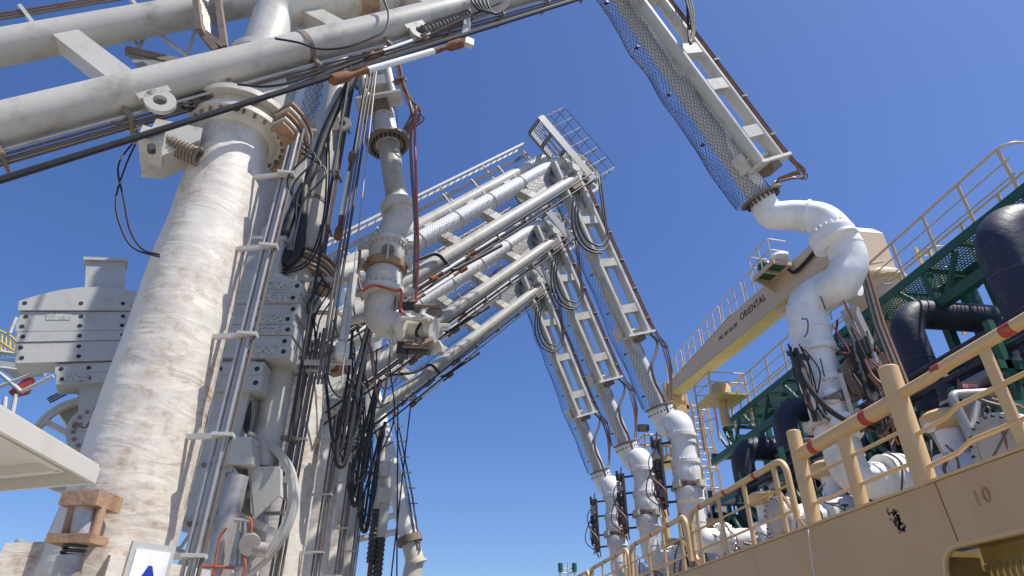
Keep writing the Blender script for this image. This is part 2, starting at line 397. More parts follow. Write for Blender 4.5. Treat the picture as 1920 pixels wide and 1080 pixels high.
def riser(root, pl, near=False, seed=0):
    c = pl.c; P = lambda t, n, z: pl.pt(t, n, z)
    colm = build('riser_column', wavy_column(c.x, c.y, DECK_Z, 6.62, [(-1.6, .60), (1.6, .572), (4.5, .54), (6.0, .50), (6.62, .465)], rows=170 if near else 110, seg=80 if near else 48, seed=seed), 'lagging', root)
    b = MB(); b.tube([P(0, 0, 6.58), P(0, 0, 6.68), P(0, 0, 6.7), P(0, 0, 7.0)], [.5, .56, .6, .6], 40); b.ring(P(0, 0, 6.98), ZA, .74, .40, .09, 40); b.ring(P(0, 0, 6.72), ZA, .68, .40, .08, 40)
    fl = build('slewing_flange', b, 'cream', root)
    build('bolt_ring', MB().bolts(P(0, 0, 6.70), ZA, .63, 26, .024, .16).bolts(P(0, 0, 7.02), ZA, .68, 26, .022, .14), 'plate', fl)
    # stacked slewing cylinder plates on the outer side
    for i in range(5):
        b = MB(); b.ring(P(0.08, -.02, 6.60 + i * .085), ZA, .84 + .025 * i, .60, .03, 16, -.95, .75, ref=pl.d)
        build('clamp_plate', b, 'cream' if i % 2 else 'rusty_tan', root)
    build('slewing_bracket', MB().beam(P(.95, .1, 6.3), P(.95, .1, 7.25), .1, .12), 'steel', root)
    # trunnion head
    b = MB()
    for n in (-.42, .52):
        b.prism([P(-.45, n, 7.0), P(.5, n, 7.0), P(.5, n, 7.6), P(.3, n, 8.1 if n < 0 else 9.0), P(-.25, n, 8.1 if n < 0 else 9.0), P(-.5, n, 7.6)], pl.n * .09)
    b.cyl(P(0, .25, 7.8), pl.n, .18, .9, 20); b.tube([P(0, 0, 7), P(0, 0, 7.9)], .36, 24)
    build('trunnion_head', b, 'steel', root)
    # vertical conduits on stand-off brackets
    off = V((.84, -.30, 0))
    for i in range(4):
        q = c + off + V((.055 * i - .02, .03 * (i % 2) - .025 * i, 0))
        build('conduit', tube([q + V((0, 0, DECK_Z + .2)), q + V((0, 0, 4.2)), q + V((0, .05, (6.4 if near else 5.2) + .1 * i))], .022, 8), ('bright' if i < 3 else 'hose') if near else ('hose' if i != 1 else 'bright'), root)
    for z in (-.6, .95, 2.15, 3.35, 4.6, 5.8):
        b = MB(); b.beam(c + V((.45, -.22, z)), c + off + V((.02, -.03, z)), .045, .055); b.box(c + off + V((.07, -.05, z)), (XA, YA, ZA), (.22, .12, .035))
        build('conduit_bracket', b, 'steel', root)
    for i in range(3 if near else 0):
        q = c + V((.78 + .06 * i, -.02 - .05 * i, 0)); build('dark_conduit', tube([q + V((0, 0, 2.0 + i)), q + V((0, 0, 7.0))], .028, 8), 'hose', root)
    # festooned hoses below the slewing joint
    for i in range(0 if near or seed == 3 else 2):
        s = rnd.uniform(-.1, .1)
        pts = [P(.95 + s, -.35 + .08 * i, 7.3), P(1.05 + s, -.5 + .1 * i, 6.2), P(.85, -.45 + .05 * i, 5.0 - .25 * i + s), P(1.15, -.3, 4.6 - .3 * i), P(1.35 + s, -.25 + .06 * i, 5.4), P(1.3, -.3 + .05 * i, 6.9)]
        build('hanging_hose', tube(smooth(pts, 7), .03 if i else .022, 7), 'black', root)
    for i in range(4):
        s = i * .09
        pts = [P(.9, -.6, 6.5 - s), P(1.0 + s, -.7, 6.2 - s), P(.8 + s, -.62, 5.7 - s), P(1.05, -.55, 5.3 - 2 * s)]
        build('hanging_cable', tube(smooth(pts, 6), .014, 6), 'black', root)
    return colm

def inboard(root, pl, beta, zp, eA, eB, nA, nB, eP, s0, s1, rA=.25, rP=.285, prod_from=None, netting=True, ladder=True, ropes=((1.55, -.72),), strut_s=(-3.0, 3.2, 5.4, 7.6, 9.4)):
    cb, sb = math.cos(math.radians(beta)), math.sin(math.radians(beta))
    I = lambda s, e, n: pl.pt(s * cb + e * sb, n, zp + s * sb - e * cb)
    u = pl.d * cb + ZA * sb; ev = pl.d * sb - ZA * cb
    A = build('boom_tube', tube([I(s0, eA, nA), I(s1 - .3, eA, nA)], rA, 28), 'tube', root)
    B = build('boom_tube', tube([I(s0, eB, nB), I(s1 + .1, eB, nB)], rA, 28), 'tube', root)
    for s in strut_s:
        b = MB(); b.beam(I(s, eA, nA) - ev * .0, I(s, eB, nB), .28, .34, u)
        build('cross_strut', b, 'tube', root)
    for s in (2.0, -2.6):
        b = MB(); b.ring(I(s, eA + rA + .13, nA - .14), pl.n, .19, .085, .07, 24); b.beam(I(s, eA + rA - .12, nA - .14), I(s, eA + rA + .03, nA - .14), .07, .42, u)
        build('lifting_eye', b, 'tube', A)
    b = MB(); b.ring(I(-.1, eA, nA), u, rA + .012, rA - .01, .09, 28); build('clamp_band', b, 'plate', A)
    # service lines clipped under the lower tube
    for i in range(5):
        n_ = nA + .0 + .06 * i; e_ = eA + rA + .13 - .02 * abs(i - 2)
        build('service_line', tube([I(s0, e_, n_), I(s1 - .5, e_, n_)], .018 if i % 2 else .024, 6), 'hose' if i % 3 else 'bright', A)
    for i in range(3):
        e_ = eB - rA - .16 - .05 * i
        build('service_line', tube([I(s0, e_, nB - .08), I(s1 - .5, e_, nB - .08)], .02, 6), 'hose', B)
    s = s0 + .5
    while s < s1:
        b = MB(); b.beam(I(s, eA + rA - .03, nA - .05), I(s, eA + rA + .2, nA - .05), .045, .06, u); b.beam(I(s, eA + rA + .16, nA - .08), I(s, eA + rA + .16, nA + .3), .05, .035, u)
        build('line_clip', b, 'plate', A)
        b = MB(); b.beam(I(s, eB - rA + .03, nB - .08), I(s, eB - rA - .34, nB - .08), .07, .05, u); build('line_clip', b, 'steel', B)
        s += 1.45
    # product line, lagged and wired
    if prod_from is not None:
        b = MB(); b.tube([I(prod_from, eP, 0), I(s1 - .3, eP, 0)], rP, 26, True, True); pr = build('product_pipe', b, 'netted', root)
        s = prod_from + .8
        while s < s1 - .6:
            b = MB(); b.ring(I(s, eP, 0), u, rP + .02, rP - .01, .05, 22); b.beam(I(s, eP - rP, 0), I(s, eP - rP - .16, 0), .05, .05, u); build('pipe_strap', b, 'steel', pr); s += 1.7
        if netting:
            nb = net((I(prod_from + .5, eP, 0), I(s1 - .8, eP, 0)), ev * .28, .34, .38, ev, pl.n, .12, .0045, .08)
            tag(build('guard_net', nb, 'wire', root), kind='stuff')
    if ladder:
        e_ = eB - rA - .62
        b = MB()
        for n_ in (nB - .2, nB + .2): b.beam(I(1.2, e_, n_), I(s1 - .3, e_, n_), .05, .07, ev)
        lad = build('ladder_rail', b, 'steel', root)
        s = 1.4
        while s < s1 - .3:
            build('rung', MB().tube([I(s, e_, nB - .2), I(s, e_, nB + .2)], .018, 6), 'steel', lad); s += .33
        s = 1.8
        while s < s1:
            build('ladder_bracket', MB().beam(I(s, e_, nB), I(s, eB - rA + .03, nB), .07, .05, u), 'steel', lad); s += 2.2
    for e_, n_ in ropes:
        rp = build('wire_rope', tube([I(s0 + .3, e_, n_), I(s1 + .2, e_ * .86, n_)], .042 if len(ropes) == 1 else .03, 8), 'black', root)
    return I, u, ev

def rope_tensioner(root, p0, p1, r=.06):
    """white threaded tensioner with rusty ends on a wire rope"""
    p0, p1 = V(p0), V(p1); d = (p1 - p0).normalized(); L = (p1 - p0).length
    t = build('rope_tensioner', tube([p0 + d * L * .24, p1 - d * L * .24], r * .8, 14), 'white', root)
    for q, sg in ((p0, 1), (p1, -1)):
        k = d * sg * L
        build('rope_socket', MB().tube([q, q + k * .02, q + k * .11, q + k * .14, q + k * .17, q + k * .25], [r * .5, r * 1.3, r * 1.25, r * .7, r * .62, r * .9], 12), 'rust', t)

def wheel(root, c, ax, R, ref, spokes=8, name='sheave_wheel'):
    w = build(name, MB().ring(c, ax, R, R - .13, .16, 48).ring(c, ax, R - .03, R - .06, .2, 48), 'steel', root)
    x = (V(ref) - V(ax) * V(ref).dot(V(ax))).normalized(); y = V(ax).cross(x)
    for i in range(spokes):
        a = 2 * math.pi * (i + .5) / spokes; q = x * math.cos(a) + y * math.sin(a)
        build('spoke', MB().beam(V(c) + q * .25, V(c) + q * (R - .1), .1, .14, ax), 'steel', w)
    build('hub', MB().cyl(c, ax, .33, .3, 24), 'steel', w)
    return w

def counterweight(root, base, pl, up, nfront, z_blocks, half_l, half_r, code, sc=1.0, mast=True, d=None):
    """beam rising from the rear sheave with bolted weight slabs; d = slab width direction"""
    d = d or pl.d; th = .62
    P = lambda a, h, n: base + d * a + up * h + pl.n * n
    bm = MB(); w0 = .36
    top = z_blocks[-1][1] + .72
    bm.box(P(0, (top) / 2, nfront + .2), (d, pl.n, up), (.74, .32, top)); 
    beam = build('counterweight_beam', bm, 'weight', root)
    b = MB(); b.tube([P(0, 0, nfront + .06), P(0, 0, nfront + .36)], .56, 36); build('pivot_disc', b, 'weight', root)
    b = MB()
    for i in range(18):
        a = 2 * math.pi * i / 18; b.cyl(P(math.cos(a) * .44, math.sin(a) * .44, nfront + .05), pl.n, .036, .1, 8)
    build('bolt_ring', b, 'plate', beam)
    if mast:
        build('mast_cap', MB().box(P(0, top + .03, nfront + .2), (d, pl.n, up), (.84, .44, .07)), 'weight', beam)
    for i, (h0, h1, l, r) in enumerate(z_blocks):
        l *= half_l; r *= half_r; g = .012; f = nfront - .06 - (.025, .0, .04, .012, .03)[i % 5]; l += (.0, .03, -.015, .02)[i % 4]; r += (.02, -.02, .03, 0)[i % 4]
        if i == len(z_blocks) - 1:     # rounded crown slab
            poly = [P(-l, h0 + g, f), P(r, h0 + g, f)]
            for k in range(9):
                x = r - (r + l) * k / 8; q = (x - (r - l) / 2) / ((r + l) / 2)
                poly.append(P(x, h0 + (h1 - h0) * (1 - .62 * q * q), f))
            b = MB().prism(poly, pl.n * th)
        else:
            b = MB().box(P((r - l) / 2, (h0 + h1) / 2, f + th / 2), (d, pl.n, up), (l + r, th, h1 - h0 - g))
        sl = build('weight_slab', b, 'weight', root)
        hb = MB(); hm = h0 + (h1 - h0) * (.5 if i < len(z_blocks) - 1 else .3)
        for x in (-l + .1, -l * .28, r * .28, r - .1): hb.cyl(P(x, hm, f - .001), pl.n, .042, .012, 12)
        build('hole_shade_disc', hb, 'hole', sl)  # thin dark discs, no bore cut: hole shade is in the colour
        if i % 2 == 0 or i > 3:
            build('nameplate', MB().box(P(r * .55 if i % 3 else -l * .55, hm, f - .004), (d, pl.n, up), (.42, .012, .16)), 'nameplate', sl)
    if code:
        text('code_lettering', code, .17, P(-.46, .06, nfront - .001 + .03), d, up, 'redink', beam, .006)
    return beam

def outboard(root, pl, top, direc, half, n_ch, L, prodL, plate_pt, rungs, rc=.14, rp=.27, n_p=.0, net_side=1, net_cell=.085):
    """twin-tube outer arm with box rungs, lagged product pipe behind, wire net sleeve; (t,z) top and unit direction"""
    o = pl.d * direc[0] + ZA * direc[1]; f = pl.d * (-direc[1]) + ZA * direc[0]; f = f if f.dot(pl.d) > 0 else -f
    Q = lambda s, a, n: pl.pt(top[0], n, top[1]) + o * s + f * a
    ch = []
    for sg in (-1, 1):
        ch.append(build('arm_tube', tube([Q(0, half * sg, n_ch), Q(L, half * sg, n_ch)], rc, 22), 'tube', root))
    for s in rungs:
        b = MB().box(Q(s, 0, n_ch), (f, o, pl.n), (2 * half - rc * 1.2, .3, .26)); build('box_rung', b, 'tube', root)
    # end bracket
    b = MB(); b.box(Q(L + .02, 0, n_ch), (f, o, pl.n), (2 * half + .42, .07, .42)); b.box(Q(L - .22, -half - .1, n_ch + .26), (f, o, pl.n), (.3, .42, .3))
    b.box(Q(L - .24, 0, n_ch + .22), (f, o, pl.n), (2 * half + .3, .05, .34)); br = build('end_bracket', b, 'cream', root)
    build('bearing_block', MB().box(Q(L + .13, .0, n_ch + .1), (f, o, pl.n), (.36, .16, .4)), 'plate', br)
    # product pipe
    pp0 = Q(.2, 0, n_p); pp1 = V(plate_pt); o2 = (pp1 - pp0).normalized()
    b = MB(); b.tube([pp0, pp1], rp, 26, True, True); pr = build('product_pipe', b, 'netted', root)
    b = MB(); b.ring(pp1 - o2 * .03, o2, rp + .22, rp - .05, .05, 36); pt_ = build('swivel_plate', b, 'plate', root)
    build('bolt_ring', MB().bolts(pp1 + o2 * .05, o2, rp + .1, 22, .026, .1), 'dark', pt_)
    s = 1.0
    while s < (pp1 - pp0).length - .5:
        build('net_clip', MB().box(pp0 + o2 * s + pl.n * .42 - f * .05, (f, o2, pl.n), (.1, .05, .1)), 'dark', pr); s += 1.55
    nb = net((pp0 + o2 * .4, pp1 - o2 * .1), pl.n * .17 - f * .08, rp + .12, rp + .14, f, pl.n, net_cell, .0042, .12)
    tag(build('guard_net', nb, 'wire', root), kind='stuff')
    # hydraulic lines clipped along the outer tube, gathered at the bracket and led to the swivel
    for i in range(6):
        a = half + rc + .10 + .045 * (i % 3); n_ = n_ch - .07 + .05 * (i // 3)
        mt = ('copper', 'hose', 'copper', 'bright', 'copper', 'hose')[i]
        q1 = Q(L + .0, a, n_)
        e1 = pp1 + f * (rp + .14 + .03 * (i % 3)) - o2 * .1 + pl.n * (.04 * i - .3)
        pts = [Q(.6, a, n_), Q(L * .5, a, n_), Q(L - .3, a, n_), Q(L + .2, a + .06 + .05 * (i % 2), n_), Q(L + .45 + .06 * i, a + .12 + .06 * (i % 3), n_), Q(L + .3 + .04 * i, a + .16 + .05 * (i % 3), n_).lerp(e1, .5) + f * (.1 + .03 * i), e1 - o2 * .12 + f * .08, e1]
        build('hydraulic_line', tube(rounded(pts, .25, 4), .019 if i % 2 else .024, 6), mt, root)
    s = .8
    while s < L:
        b = MB().box(Q(s, half + rc + .11, n_ch - .03), (f, o, pl.n), (.22, .05, .2)); b.cyl(Q(s, half + rc + .24, n_ch - .03), o, .03, .09, 8); build('line_clip', b, 'plate', root); s += 1.15
    return Q, o, f, o2

def hoses(root, pairs, r, mats, sag=.5, name='hose', seed=3):
    rr = random.Random(seed)
    for i, (a, b_) in enumerate(pairs):
        a, b_ = V(a), V(b_); m1 = a.lerp(b_, .3) + V((rr.uniform(-.12, .12), rr.uniform(-.12, .12), -sag * rr.uniform(.5, 1))); m2 = a.lerp(b_, .7) + V((rr.uniform(-.15, .15), rr.uniform(-.15, .15), -sag * rr.uniform(.6, 1.1)))
        build(name, tube(smooth([a, m1, m2, b_], 7), r * rr.uniform(.7, 1.2), 7), mats[i % len(mats)], root)

def lathe_v(c, prof, seg=32, ax=ZA):
    ax = V(ax).normalized(); return MB().tube([V(c) + ax * h for h, r in prof], [r for h, r in prof], seg)

def coupler(root, ax_pt, zs, r, seed=1, white='frost', clamp='plate', man_dir=XA, side=V((-1, -.3, 0)), elbow=True):
    """vertical coupler: valve drums, breakaway clamp, quick connector; zs = (neck, flange1, drum1, clamp, drum2, foot)"""
    x, y = ax_pt; zt, zf, zd, zc, zd2, zb = zs
    c = V((x, y, 0)); R = r * 1.2
    b = MB().tube([c + ZA * z for z in (zt, zf + .1, zf + .09, zf - .02, zf - .03)], [r, r * 1.02, r * 1.32, r * 1.32, r * 1.1], 36)
    b.tube([c + ZA * z for z in (zf - .0, (zf + zd) / 2, zd + .12, zd + .1, zd, zd - .01)], [r * 1.1, r * 1.02, R * .96, R * 1.1, R * 1.1, R], 36)
    build('swivel_neck', b, white, root)
    b = MB().tube([c + ZA * z for z in (zd, zd - .05, zc + .14, zc + .06)], [R * .97, R, R, R * .9], 36); build('valve_drum', b, white, root)
    b = MB().ring(c + ZA * zc, ZA, R * 1.12, R * .7, .10, 36).ring(c + ZA * zc, ZA, R * 1.2, R * 1.0, .05, 8); cl = build('breakaway_clamp', b, clamp, root)
    for a in (0.4, 2.2, 3.6, 5.2): build('clamp_lug', MB().box(c + V((math.cos(a), math.sin(a), 0)) * R * 1.15 + ZA * zc, (V((math.cos(a), math.sin(a), 0)), V((-math.sin(a), math.cos(a), 0)), ZA), (.16, .28, .18)), 'cream', cl)
    b = MB().tube([c + ZA * z for z in (zc - .06, zc - .14, zd2 + .1, zd2, zd2 - .1, zb)], [R * .88, R, R * 1.0, R * 1.04, R * .8, r * 1.02], 36); build('valve_drum', b, white, root)
    build('bolt_ring', MB().bolts(c + ZA * (zd + .05), ZA, R * 1.03, 24, .022, .2).bolts(c + ZA * (zf + .03), ZA, r * 1.22, 20, .02, .18), white, cl)
    # valve stem bonnets facing the berth
    vw = V((-.45, -.9, 0)).normalized()
    for z in ((zd + zc) / 2, (zc + zd2) / 2):
        p = c + vw * R * .9 + ZA * z; build('valve_bonnet', MB().tube([p, p + vw * .12, p + vw * .13], [R * .38, R * .34, R * .16], 18), white, root)
    # hydraulic rack at the side
    sd = V(side).normalized(); q = c + sd * (R + .35); tn = ZA.cross(sd)
    rk = MB()
    for k in (-.16, .16): rk.beam(q + tn * k + ZA * (zf - .1), q + tn * k + ZA * (zd2 - .2), .07, .07)
    for z in (zf - .15, (zf + zc) / 2, zc, zd2): rk.beam(q - tn * .22 + ZA * z, c + sd * R * .9 + ZA * z, .05, .06); rk.beam(q - tn * .2 + ZA * z, q + tn * .2 + ZA * z, .06, .08)
    rack = build('hydraulic_rack', rk, 'dark', root)
    rr = random.Random(seed)
    for k in range(5):
        z = zf - .2 - (zf - zd2) * k / 5; p = q + tn * rr.uniform(-.15, .15) + sd * rr.uniform(.02, .14) + ZA * z
        bb = MB().box(p, (sd, tn, ZA), (.16, rr.uniform(.14, .26), rr.uniform(.12, .3))); bb.cyl(p + sd * .1 + ZA * .05, ZA, .05, .34, 10)
        build('valve_block', bb, 'bright' if k % 2 else 'dark', rack)
    for k in range(12):
        a = q + tn * rr.uniform(-.3, .3) + sd * rr.uniform(-.05, .2) + ZA * rr.uniform(zc, zf + .3); e = q + tn * rr.uniform(-.3, .3) + sd * rr.uniform(-.1, .25) + ZA * rr.uniform(zb, zd2 + .3)
        m1 = a.lerp(e, .35) + sd * rr.uniform(-.05, .35) + tn * rr.uniform(-.2, .2); m2 = a.lerp(e, .75) + sd * rr.uniform(-.05, .4) + tn * rr.uniform(-.2, .2)
        build('hydraulic_hose', tube(smooth([a, m1, m2, e], 6), rr.choice((.014, .018, .024)), 6), rr.choice(('black', 'copper', 'copper', 'orange', 'hose')), rack)
    return R

# ---- arm in front: connected, nearest column
pl1 = Plane(COLX, COLY, 16.7)
arm1 = empty('loading_arm', (COLX, COLY, DECK_Z), 'nearest loading arm on a thick stained cream column, boom crossing the top', 'loading arm', 'loading arms along the jetty')
riser(arm1, pl1, True)
I1, u1, e1 = inboard(arm1, pl1, 44.4, 9.15, .93, -.97, -.5, .3, -.15, -6.4, 9.7, prod_from=1.6, netting=False, ladder=False, ropes=((1.9, -.8),), strut_s=(-2.75, .75, 2.9, 5.2, 7.4), rA=.255)
P1 = pl1.pt
# ropes with tensioners
q0, q1 = I1(-6.0, 1.9, -.8), I1(9.8, 1.63, -.8)
rope_tensioner(arm1, pl1.pix(618, 152, -.8), pl1.pix(868, 80, -.8), .068)
build('wire_rope', tube([pl1.pix(440, 206, -.62), pl1.pix(690, 108, -.62), pl1.pix(770, 78, -.62)], .03, 8), 'rope', arm1)
rope_tensioner(arm1, pl1.pix(688, 108, -.62), pl1.pix(800, 68, -.62), .055)
bl = MB(); p0, p1 = pl1.pix(790, 62, -.6), pl1.pix(880, 30, -.6)
bl.tube([p0.lerp(p1, i / 28) for i in range(29)], [.10 + .03 * (i % 2) for i in range(29)], 14); build('rubber_bellows', bl, 'hose', arm1)
b = MB(); b.beam(pl1.pix(880, 15, -.55), pl1.pix(872, 75, -.72), .1, .16); b.box(pl1.pix(879, 80, -.75), (pl1.d, pl1.n, ZA), (.16, .1, .16)); build('rope_guide', b, 'cream', arm1)
# riser elbow between the boom tubes
b = MB().tube(rounded([P1(0, 0, 7.8), P1(0, 0, 9.6), P1(.55, -.15, 10.1), P1(1.7, 0, 10.95)], .5, 8), .34, 28); b.ring(P1(0, 0, 8.3), ZA, .48, .3, .12, 30)
build('product_elbow', b, 'cream', arm1)
b = MB().ring(P1(1.25, -.05, 10.62), u1, .46, .3, .3, 28); build('swivel_joint', b, 'rusty_tan', arm1)
# guard frame with mesh between the tubes
b = MB()
for a, c_ in (((368, -10), (376, 60)), ((376, 60), (408, 98)), ((408, -10), (422, 92)), ((376, 60), (422, 92))): b.beam(pl1.pix(*a, -.1), pl1.pix(*c_, -.25), .14, .09)
build('guard_frame', b, 'plate', arm1)
mb = MB()
for i in range(16):
    f_ = i / 15; mb.tube([pl1.pix(376 + 30 * f_, -8, -.1), pl1.pix(378 + 42 * f_, 62 + 28 * f_, -.2)], .006, 4); mb.tube([pl1.pix(372, -8 + 72 * f_, -.1), pl1.pix(412, -8 + 100 * f_, -.2)], .006, 4)
tag(build('guard_mesh', mb, 'mesh', arm1), kind='stuff')
# expanded-metal walkway panel and tray behind the lower tube
b = MB(); g0, g1, g2, g3 = pl1.pix(235, 95, .5), pl1.pix(345, 120, .5), pl1.pix(375, 205, .1), pl1.pix(300, 185, .1)
for i in range(26):
    f_ = i / 25; b.tube([g0.lerp(g1, f_), g3.lerp(g2, f_)], .008, 4); b.tube([g0.lerp(g3, f_), g1.lerp(g2, f_)], .008, 4)
wp = tag(build('walkway_mesh', b, 'mesh', arm1), kind='stuff')
b = MB(); b.beam(g0, g1, .1, .12); b.beam(g3, g2, .08, .1); b.beam(g1, g2, .06, .1); build('walkway_frame', b, 'plate', arm1)
b = MB()
for a, c_ in (((248, 62), (262, 100)), ((275, 62), (258, 95)), ((290, 60), (356, 108)), ((372, 40), (350, 105))): b.tube([pl1.pix(*a, .6), pl1.pix(*c_, .6)], .03, 8)
build('handrail', b, 'steel', arm1)
b = MB(); t0, t1 = pl1.pix(200, 217, -.2), pl1.pix(282, 250, -.2)
for k in (-.09, .09): b.beam(t0 + pl1.n * k, t1 + pl1.n * k, .03, .07)
for i in range(12): b.beam(t0.lerp(t1, i / 11) - pl1.n * .09, t0.lerp(t1, i / 11) + pl1.n * .09, .02, .02)
build('cable_tray', b, 'bright', arm1)
# spring buffer bracket left of the column head
bk = [pl1.pix(293, 222, -.45), pl1.pix(380, 240, -.5), pl1.pix(375, 262, -.5), pl1.pix(303, 292, -.45), pl1.pix(262, 288, -.45)]
b = MB().prism(bk, pl1.n * .5); b.box(pl1.pix(286, 275, -.5), (pl1.d, pl1.n, ZA), (.26, .5, .2)); br = build('buffer_bracket', b, 'steel', arm1)
build('buffer_bolt', MB().cyl(pl1.pix(284, 279, -.78), pl1.n, .05, .1, 10), 'dark', br)
b = MB().coil(pl1.pix(312, 268, -.35), pl1.pix(375, 296, -.45), .11, .024, 10); build('buffer_spring', b, 'plate', arm1)
# two thin black cables hanging in a loop beside the column
for dx in (0, 14):
    pts = [pl1.pix(258 - dx * .3, 262, -.3), pl1.pix(236 - dx, 310, -.5), pl1.pix(217 + dx * 1.1, 375, -.6), pl1.pix(228 + dx * 1.1, 430, -.6), pl1.pix(252 + dx, 466, -.6), pl1.pix(300, 482 - dx * .3, -.55)]
    build('hanging_cable', tube(smooth(pts, 8), .012, 6), 'black', arm1)
for k in range(5):
    pts = [pl1.pix(320 + 6 * k, 185, -.2), pl1.pix(345 + 5 * k, 178 + 3 * k, -.3), pl1.pix(362 - 4 * k, 205, -.4), pl1.pix(338, 195 - 4 * k, -.4), pl1.pix(385, 168 + 4 * k, -.5)]
    build('hanging_cable', tube(smooth(pts, 7), .012, 6), 'black', arm1)
for a in ([(515, 72), (560, 80), (600, 92), (650, 88), (700, 70), (723, 55), (728, 25), (718, -5)], [(445, 158), (500, 162), (560, 150), (650, 115), (760, 85), (870, 35), (960, -5)]):
    build('hanging_cable', tube(smooth([pl1.pix(x, y, -.85) for x, y in a], 6), .018, 6), 'black', arm1)
for k in range(5):
    build('hanging_hose', tube(smooth([pl1.pix(880 + 8 * k, -8, -.8), pl1.pix(888 + 7 * k, 8 + k, -.9), pl1.pix(905 + 6 * k, 20 + 1.5 * k, -.9), pl1.pix(935 + 4 * k, 12, -.9), pl1.pix(950, -6, -.9)], 6), .022, 7), 'black', arm1)
# jack clamp, gussets and sign on the foot of the column
cp = lambda px, py, r=.75: atY(px, py, COLY - r)
def facing(px, py, r): return atY(px, py, COLY - r)
jb = facing(180, 948, .80); dn = V((-.15, -.99, 0)); sx = V((.99, -.15, 0))
build('jack_head', MB().box(facing(163, 938, .86), (sx, dn, ZA), (.34, .24, .13)), 'rusty_tan', arm1)
build('jack_head', MB().box(facing(203, 944, .72), (sx, dn, ZA), (.13, .22, .14)), 'rusty_tan', arm1)
build('jack_foot', MB().box(facing(145, 1013, .86), (sx, dn, ZA), (.40, .26, .075)), 'rusty_tan', arm1)
build('jack_cylinder', tube([facing(163, 945, .84), facing(151, 1010, .84)], .095, 20), 'bright', arm1)
for x0, x1 in ((138, 122), (192, 175)): build('jack_rod', tube([facing(x0, 948, .86), facing(x1, 1010, .86)], .04, 12), 'rusty_tan', arm1)
build('jack_spring', MB().coil(facing(143, 1018, .84), facing(135, 1042, .84), .09, .014, 2.5), 'dark', arm1)
build('jack_tube', tube([facing(133, 1043, .84), facing(112, 1120, .84)], .11, 20), 'bright', arm1)
for (ang, zt, w) in ((205, 1.02, .40), (297, .88, .42), (20, .9, .5), (110, .9, .5)):
    q = V((math.cos(math.radians(ang)), math.sin(math.radians(ang)), 0)); tq = ZA.cross(q); c0 = pl1.c
    poly = [c0 + q * .5 + V((0, 0, DECK_Z)), c0 + q * (.62 + w) + V((0, 0, DECK_Z)), c0 + q * (.60 + w * .8) + V((0, 0, zt - .5)), c0 + q * (.60 + w * .7) + V((0, 0, zt)), c0 + q * .5 + V((0, 0, zt + .05))]
    build('base_gusset', MB().prism([p - tq * .06 for p in poly], tq * .12), 'lagging', arm1)
ang = math.radians(318); q = V((math.cos(ang), math.sin(ang), 0)); tq = ZA.cross(q); sc_ = atY(272, 1085, COLY - .62); sc_ = pl1.c + q * .78 + V((0, 0, sc_.z - .05))
b = MB().box(sc_, (tq, q, ZA), (.42, .03, .72)); sg = build('sign_backing', b, 'weight', arm1)
build('sign_panel', MB().box(sc_ + q * .02, (tq, q, ZA), (.33, .012, .60)), 'sign', sg)
text('sign_letter', 'A', .52, sc_ + q * .032 - tq * .17 - ZA * .19, tq, ZA, 'blue', sg, .004)
# outer arm
Q1, o1, f1, o12 = outboard(arm1, pl1, (6.72, 15.8), V((.53, -.848)).normalized(), .39, -.5, 7.15, 0, pl1.pix(1428, 372, 0), (.5, 2.1, 3.85, 4.95, 6.35), net_cell=.075)
for k in range(3):
    build('hanging_hose', tube(smooth([pl1.pix(1280 + 5 * k, -20, -.8), pl1.pix(1292 + 4 * k, 20, -.9), pl1.pix(1298 + 2 * k, 60, -.9), pl1.pix(1294, 78 + 2 * k, -.9), pl1.pix(1290, 40, -.8), pl1.pix(1288, -20, -.7)], 6), .03, 7), 'black', arm1)
# white S-bend from the swivel plate to the coupler
Y1 = 10.7; XQ = 7.58
sb = [pl1.pix(1428, 372, 0), pl1.pix(1446, 402, 0), atY(1492, 404, 10.2), atY(1540, 412, 9.95), atY(1574, 446, 9.85), atY(1592, 492, 9.85), atY(1574, 532, 9.98), atY(1548, 552, 10.45)]
path = smooth(sb, 9)
build('product_bend', MB().tube(path, [.29 + .07 * min(1, i / 30) for i in range(len(path))], 32), 'frost', arm1)
eb = rounded([atY(1598, 522, 10.0), atY(1545, 545, 10.55), V((XQ, Y1, 6.55)), V((XQ, Y1, 5.5))], .5, 9)
build('lower_bend', MB().tube(eb, .385, 32), 'frost', arm1)
for i_ in (22, 40): build('bend_seam', MB().ring(path[i_], path[i_ + 1] - path[i_ - 1], .37, .33, .05, 32), 'frost', arm1)
build('bend_seam', MB().ring(V((XQ, Y1, 5.95)), ZA, .405, .36, .08, 36), 'frost', arm1)
fd = (atY(1594, 498, 9.85) - atY(1538, 412, 9.95)).normalized(); fc = atY(1562, 446, 9.85)
b = MB().tube([fc - fd * .16, fc - fd * .13, fc - fd * .02, fc + fd * .02, fc + fd * .13, fc + fd * .2], [.36, .45, .47, .45, .47, .36], 36); fl = build('swivel_flange', b, 'frost', arm1)
build('bolt_ring', MB().bolts(fc - fd * .16, fd, .4, 22, .03, .1), 'frost', fl)
R1 = coupler(arm1, (XQ, Y1), (5.75, 5.45, 4.75, 4.02, 3.75, 3.35), .345, 5, clamp='frost', side=V((.55, -.85, 0)))
b = MB().tube(rounded([V((XQ, Y1, 3.6)), V((XQ, Y1, 2.95)), V((XQ + .75, Y1, 2.95))], .4, 8), .33, 28); b.ring(V((XQ + .72, Y1, 2.95)), XA, .47, .2, .2, 32); build('coupler_elbow', b, 'frost', arm1)
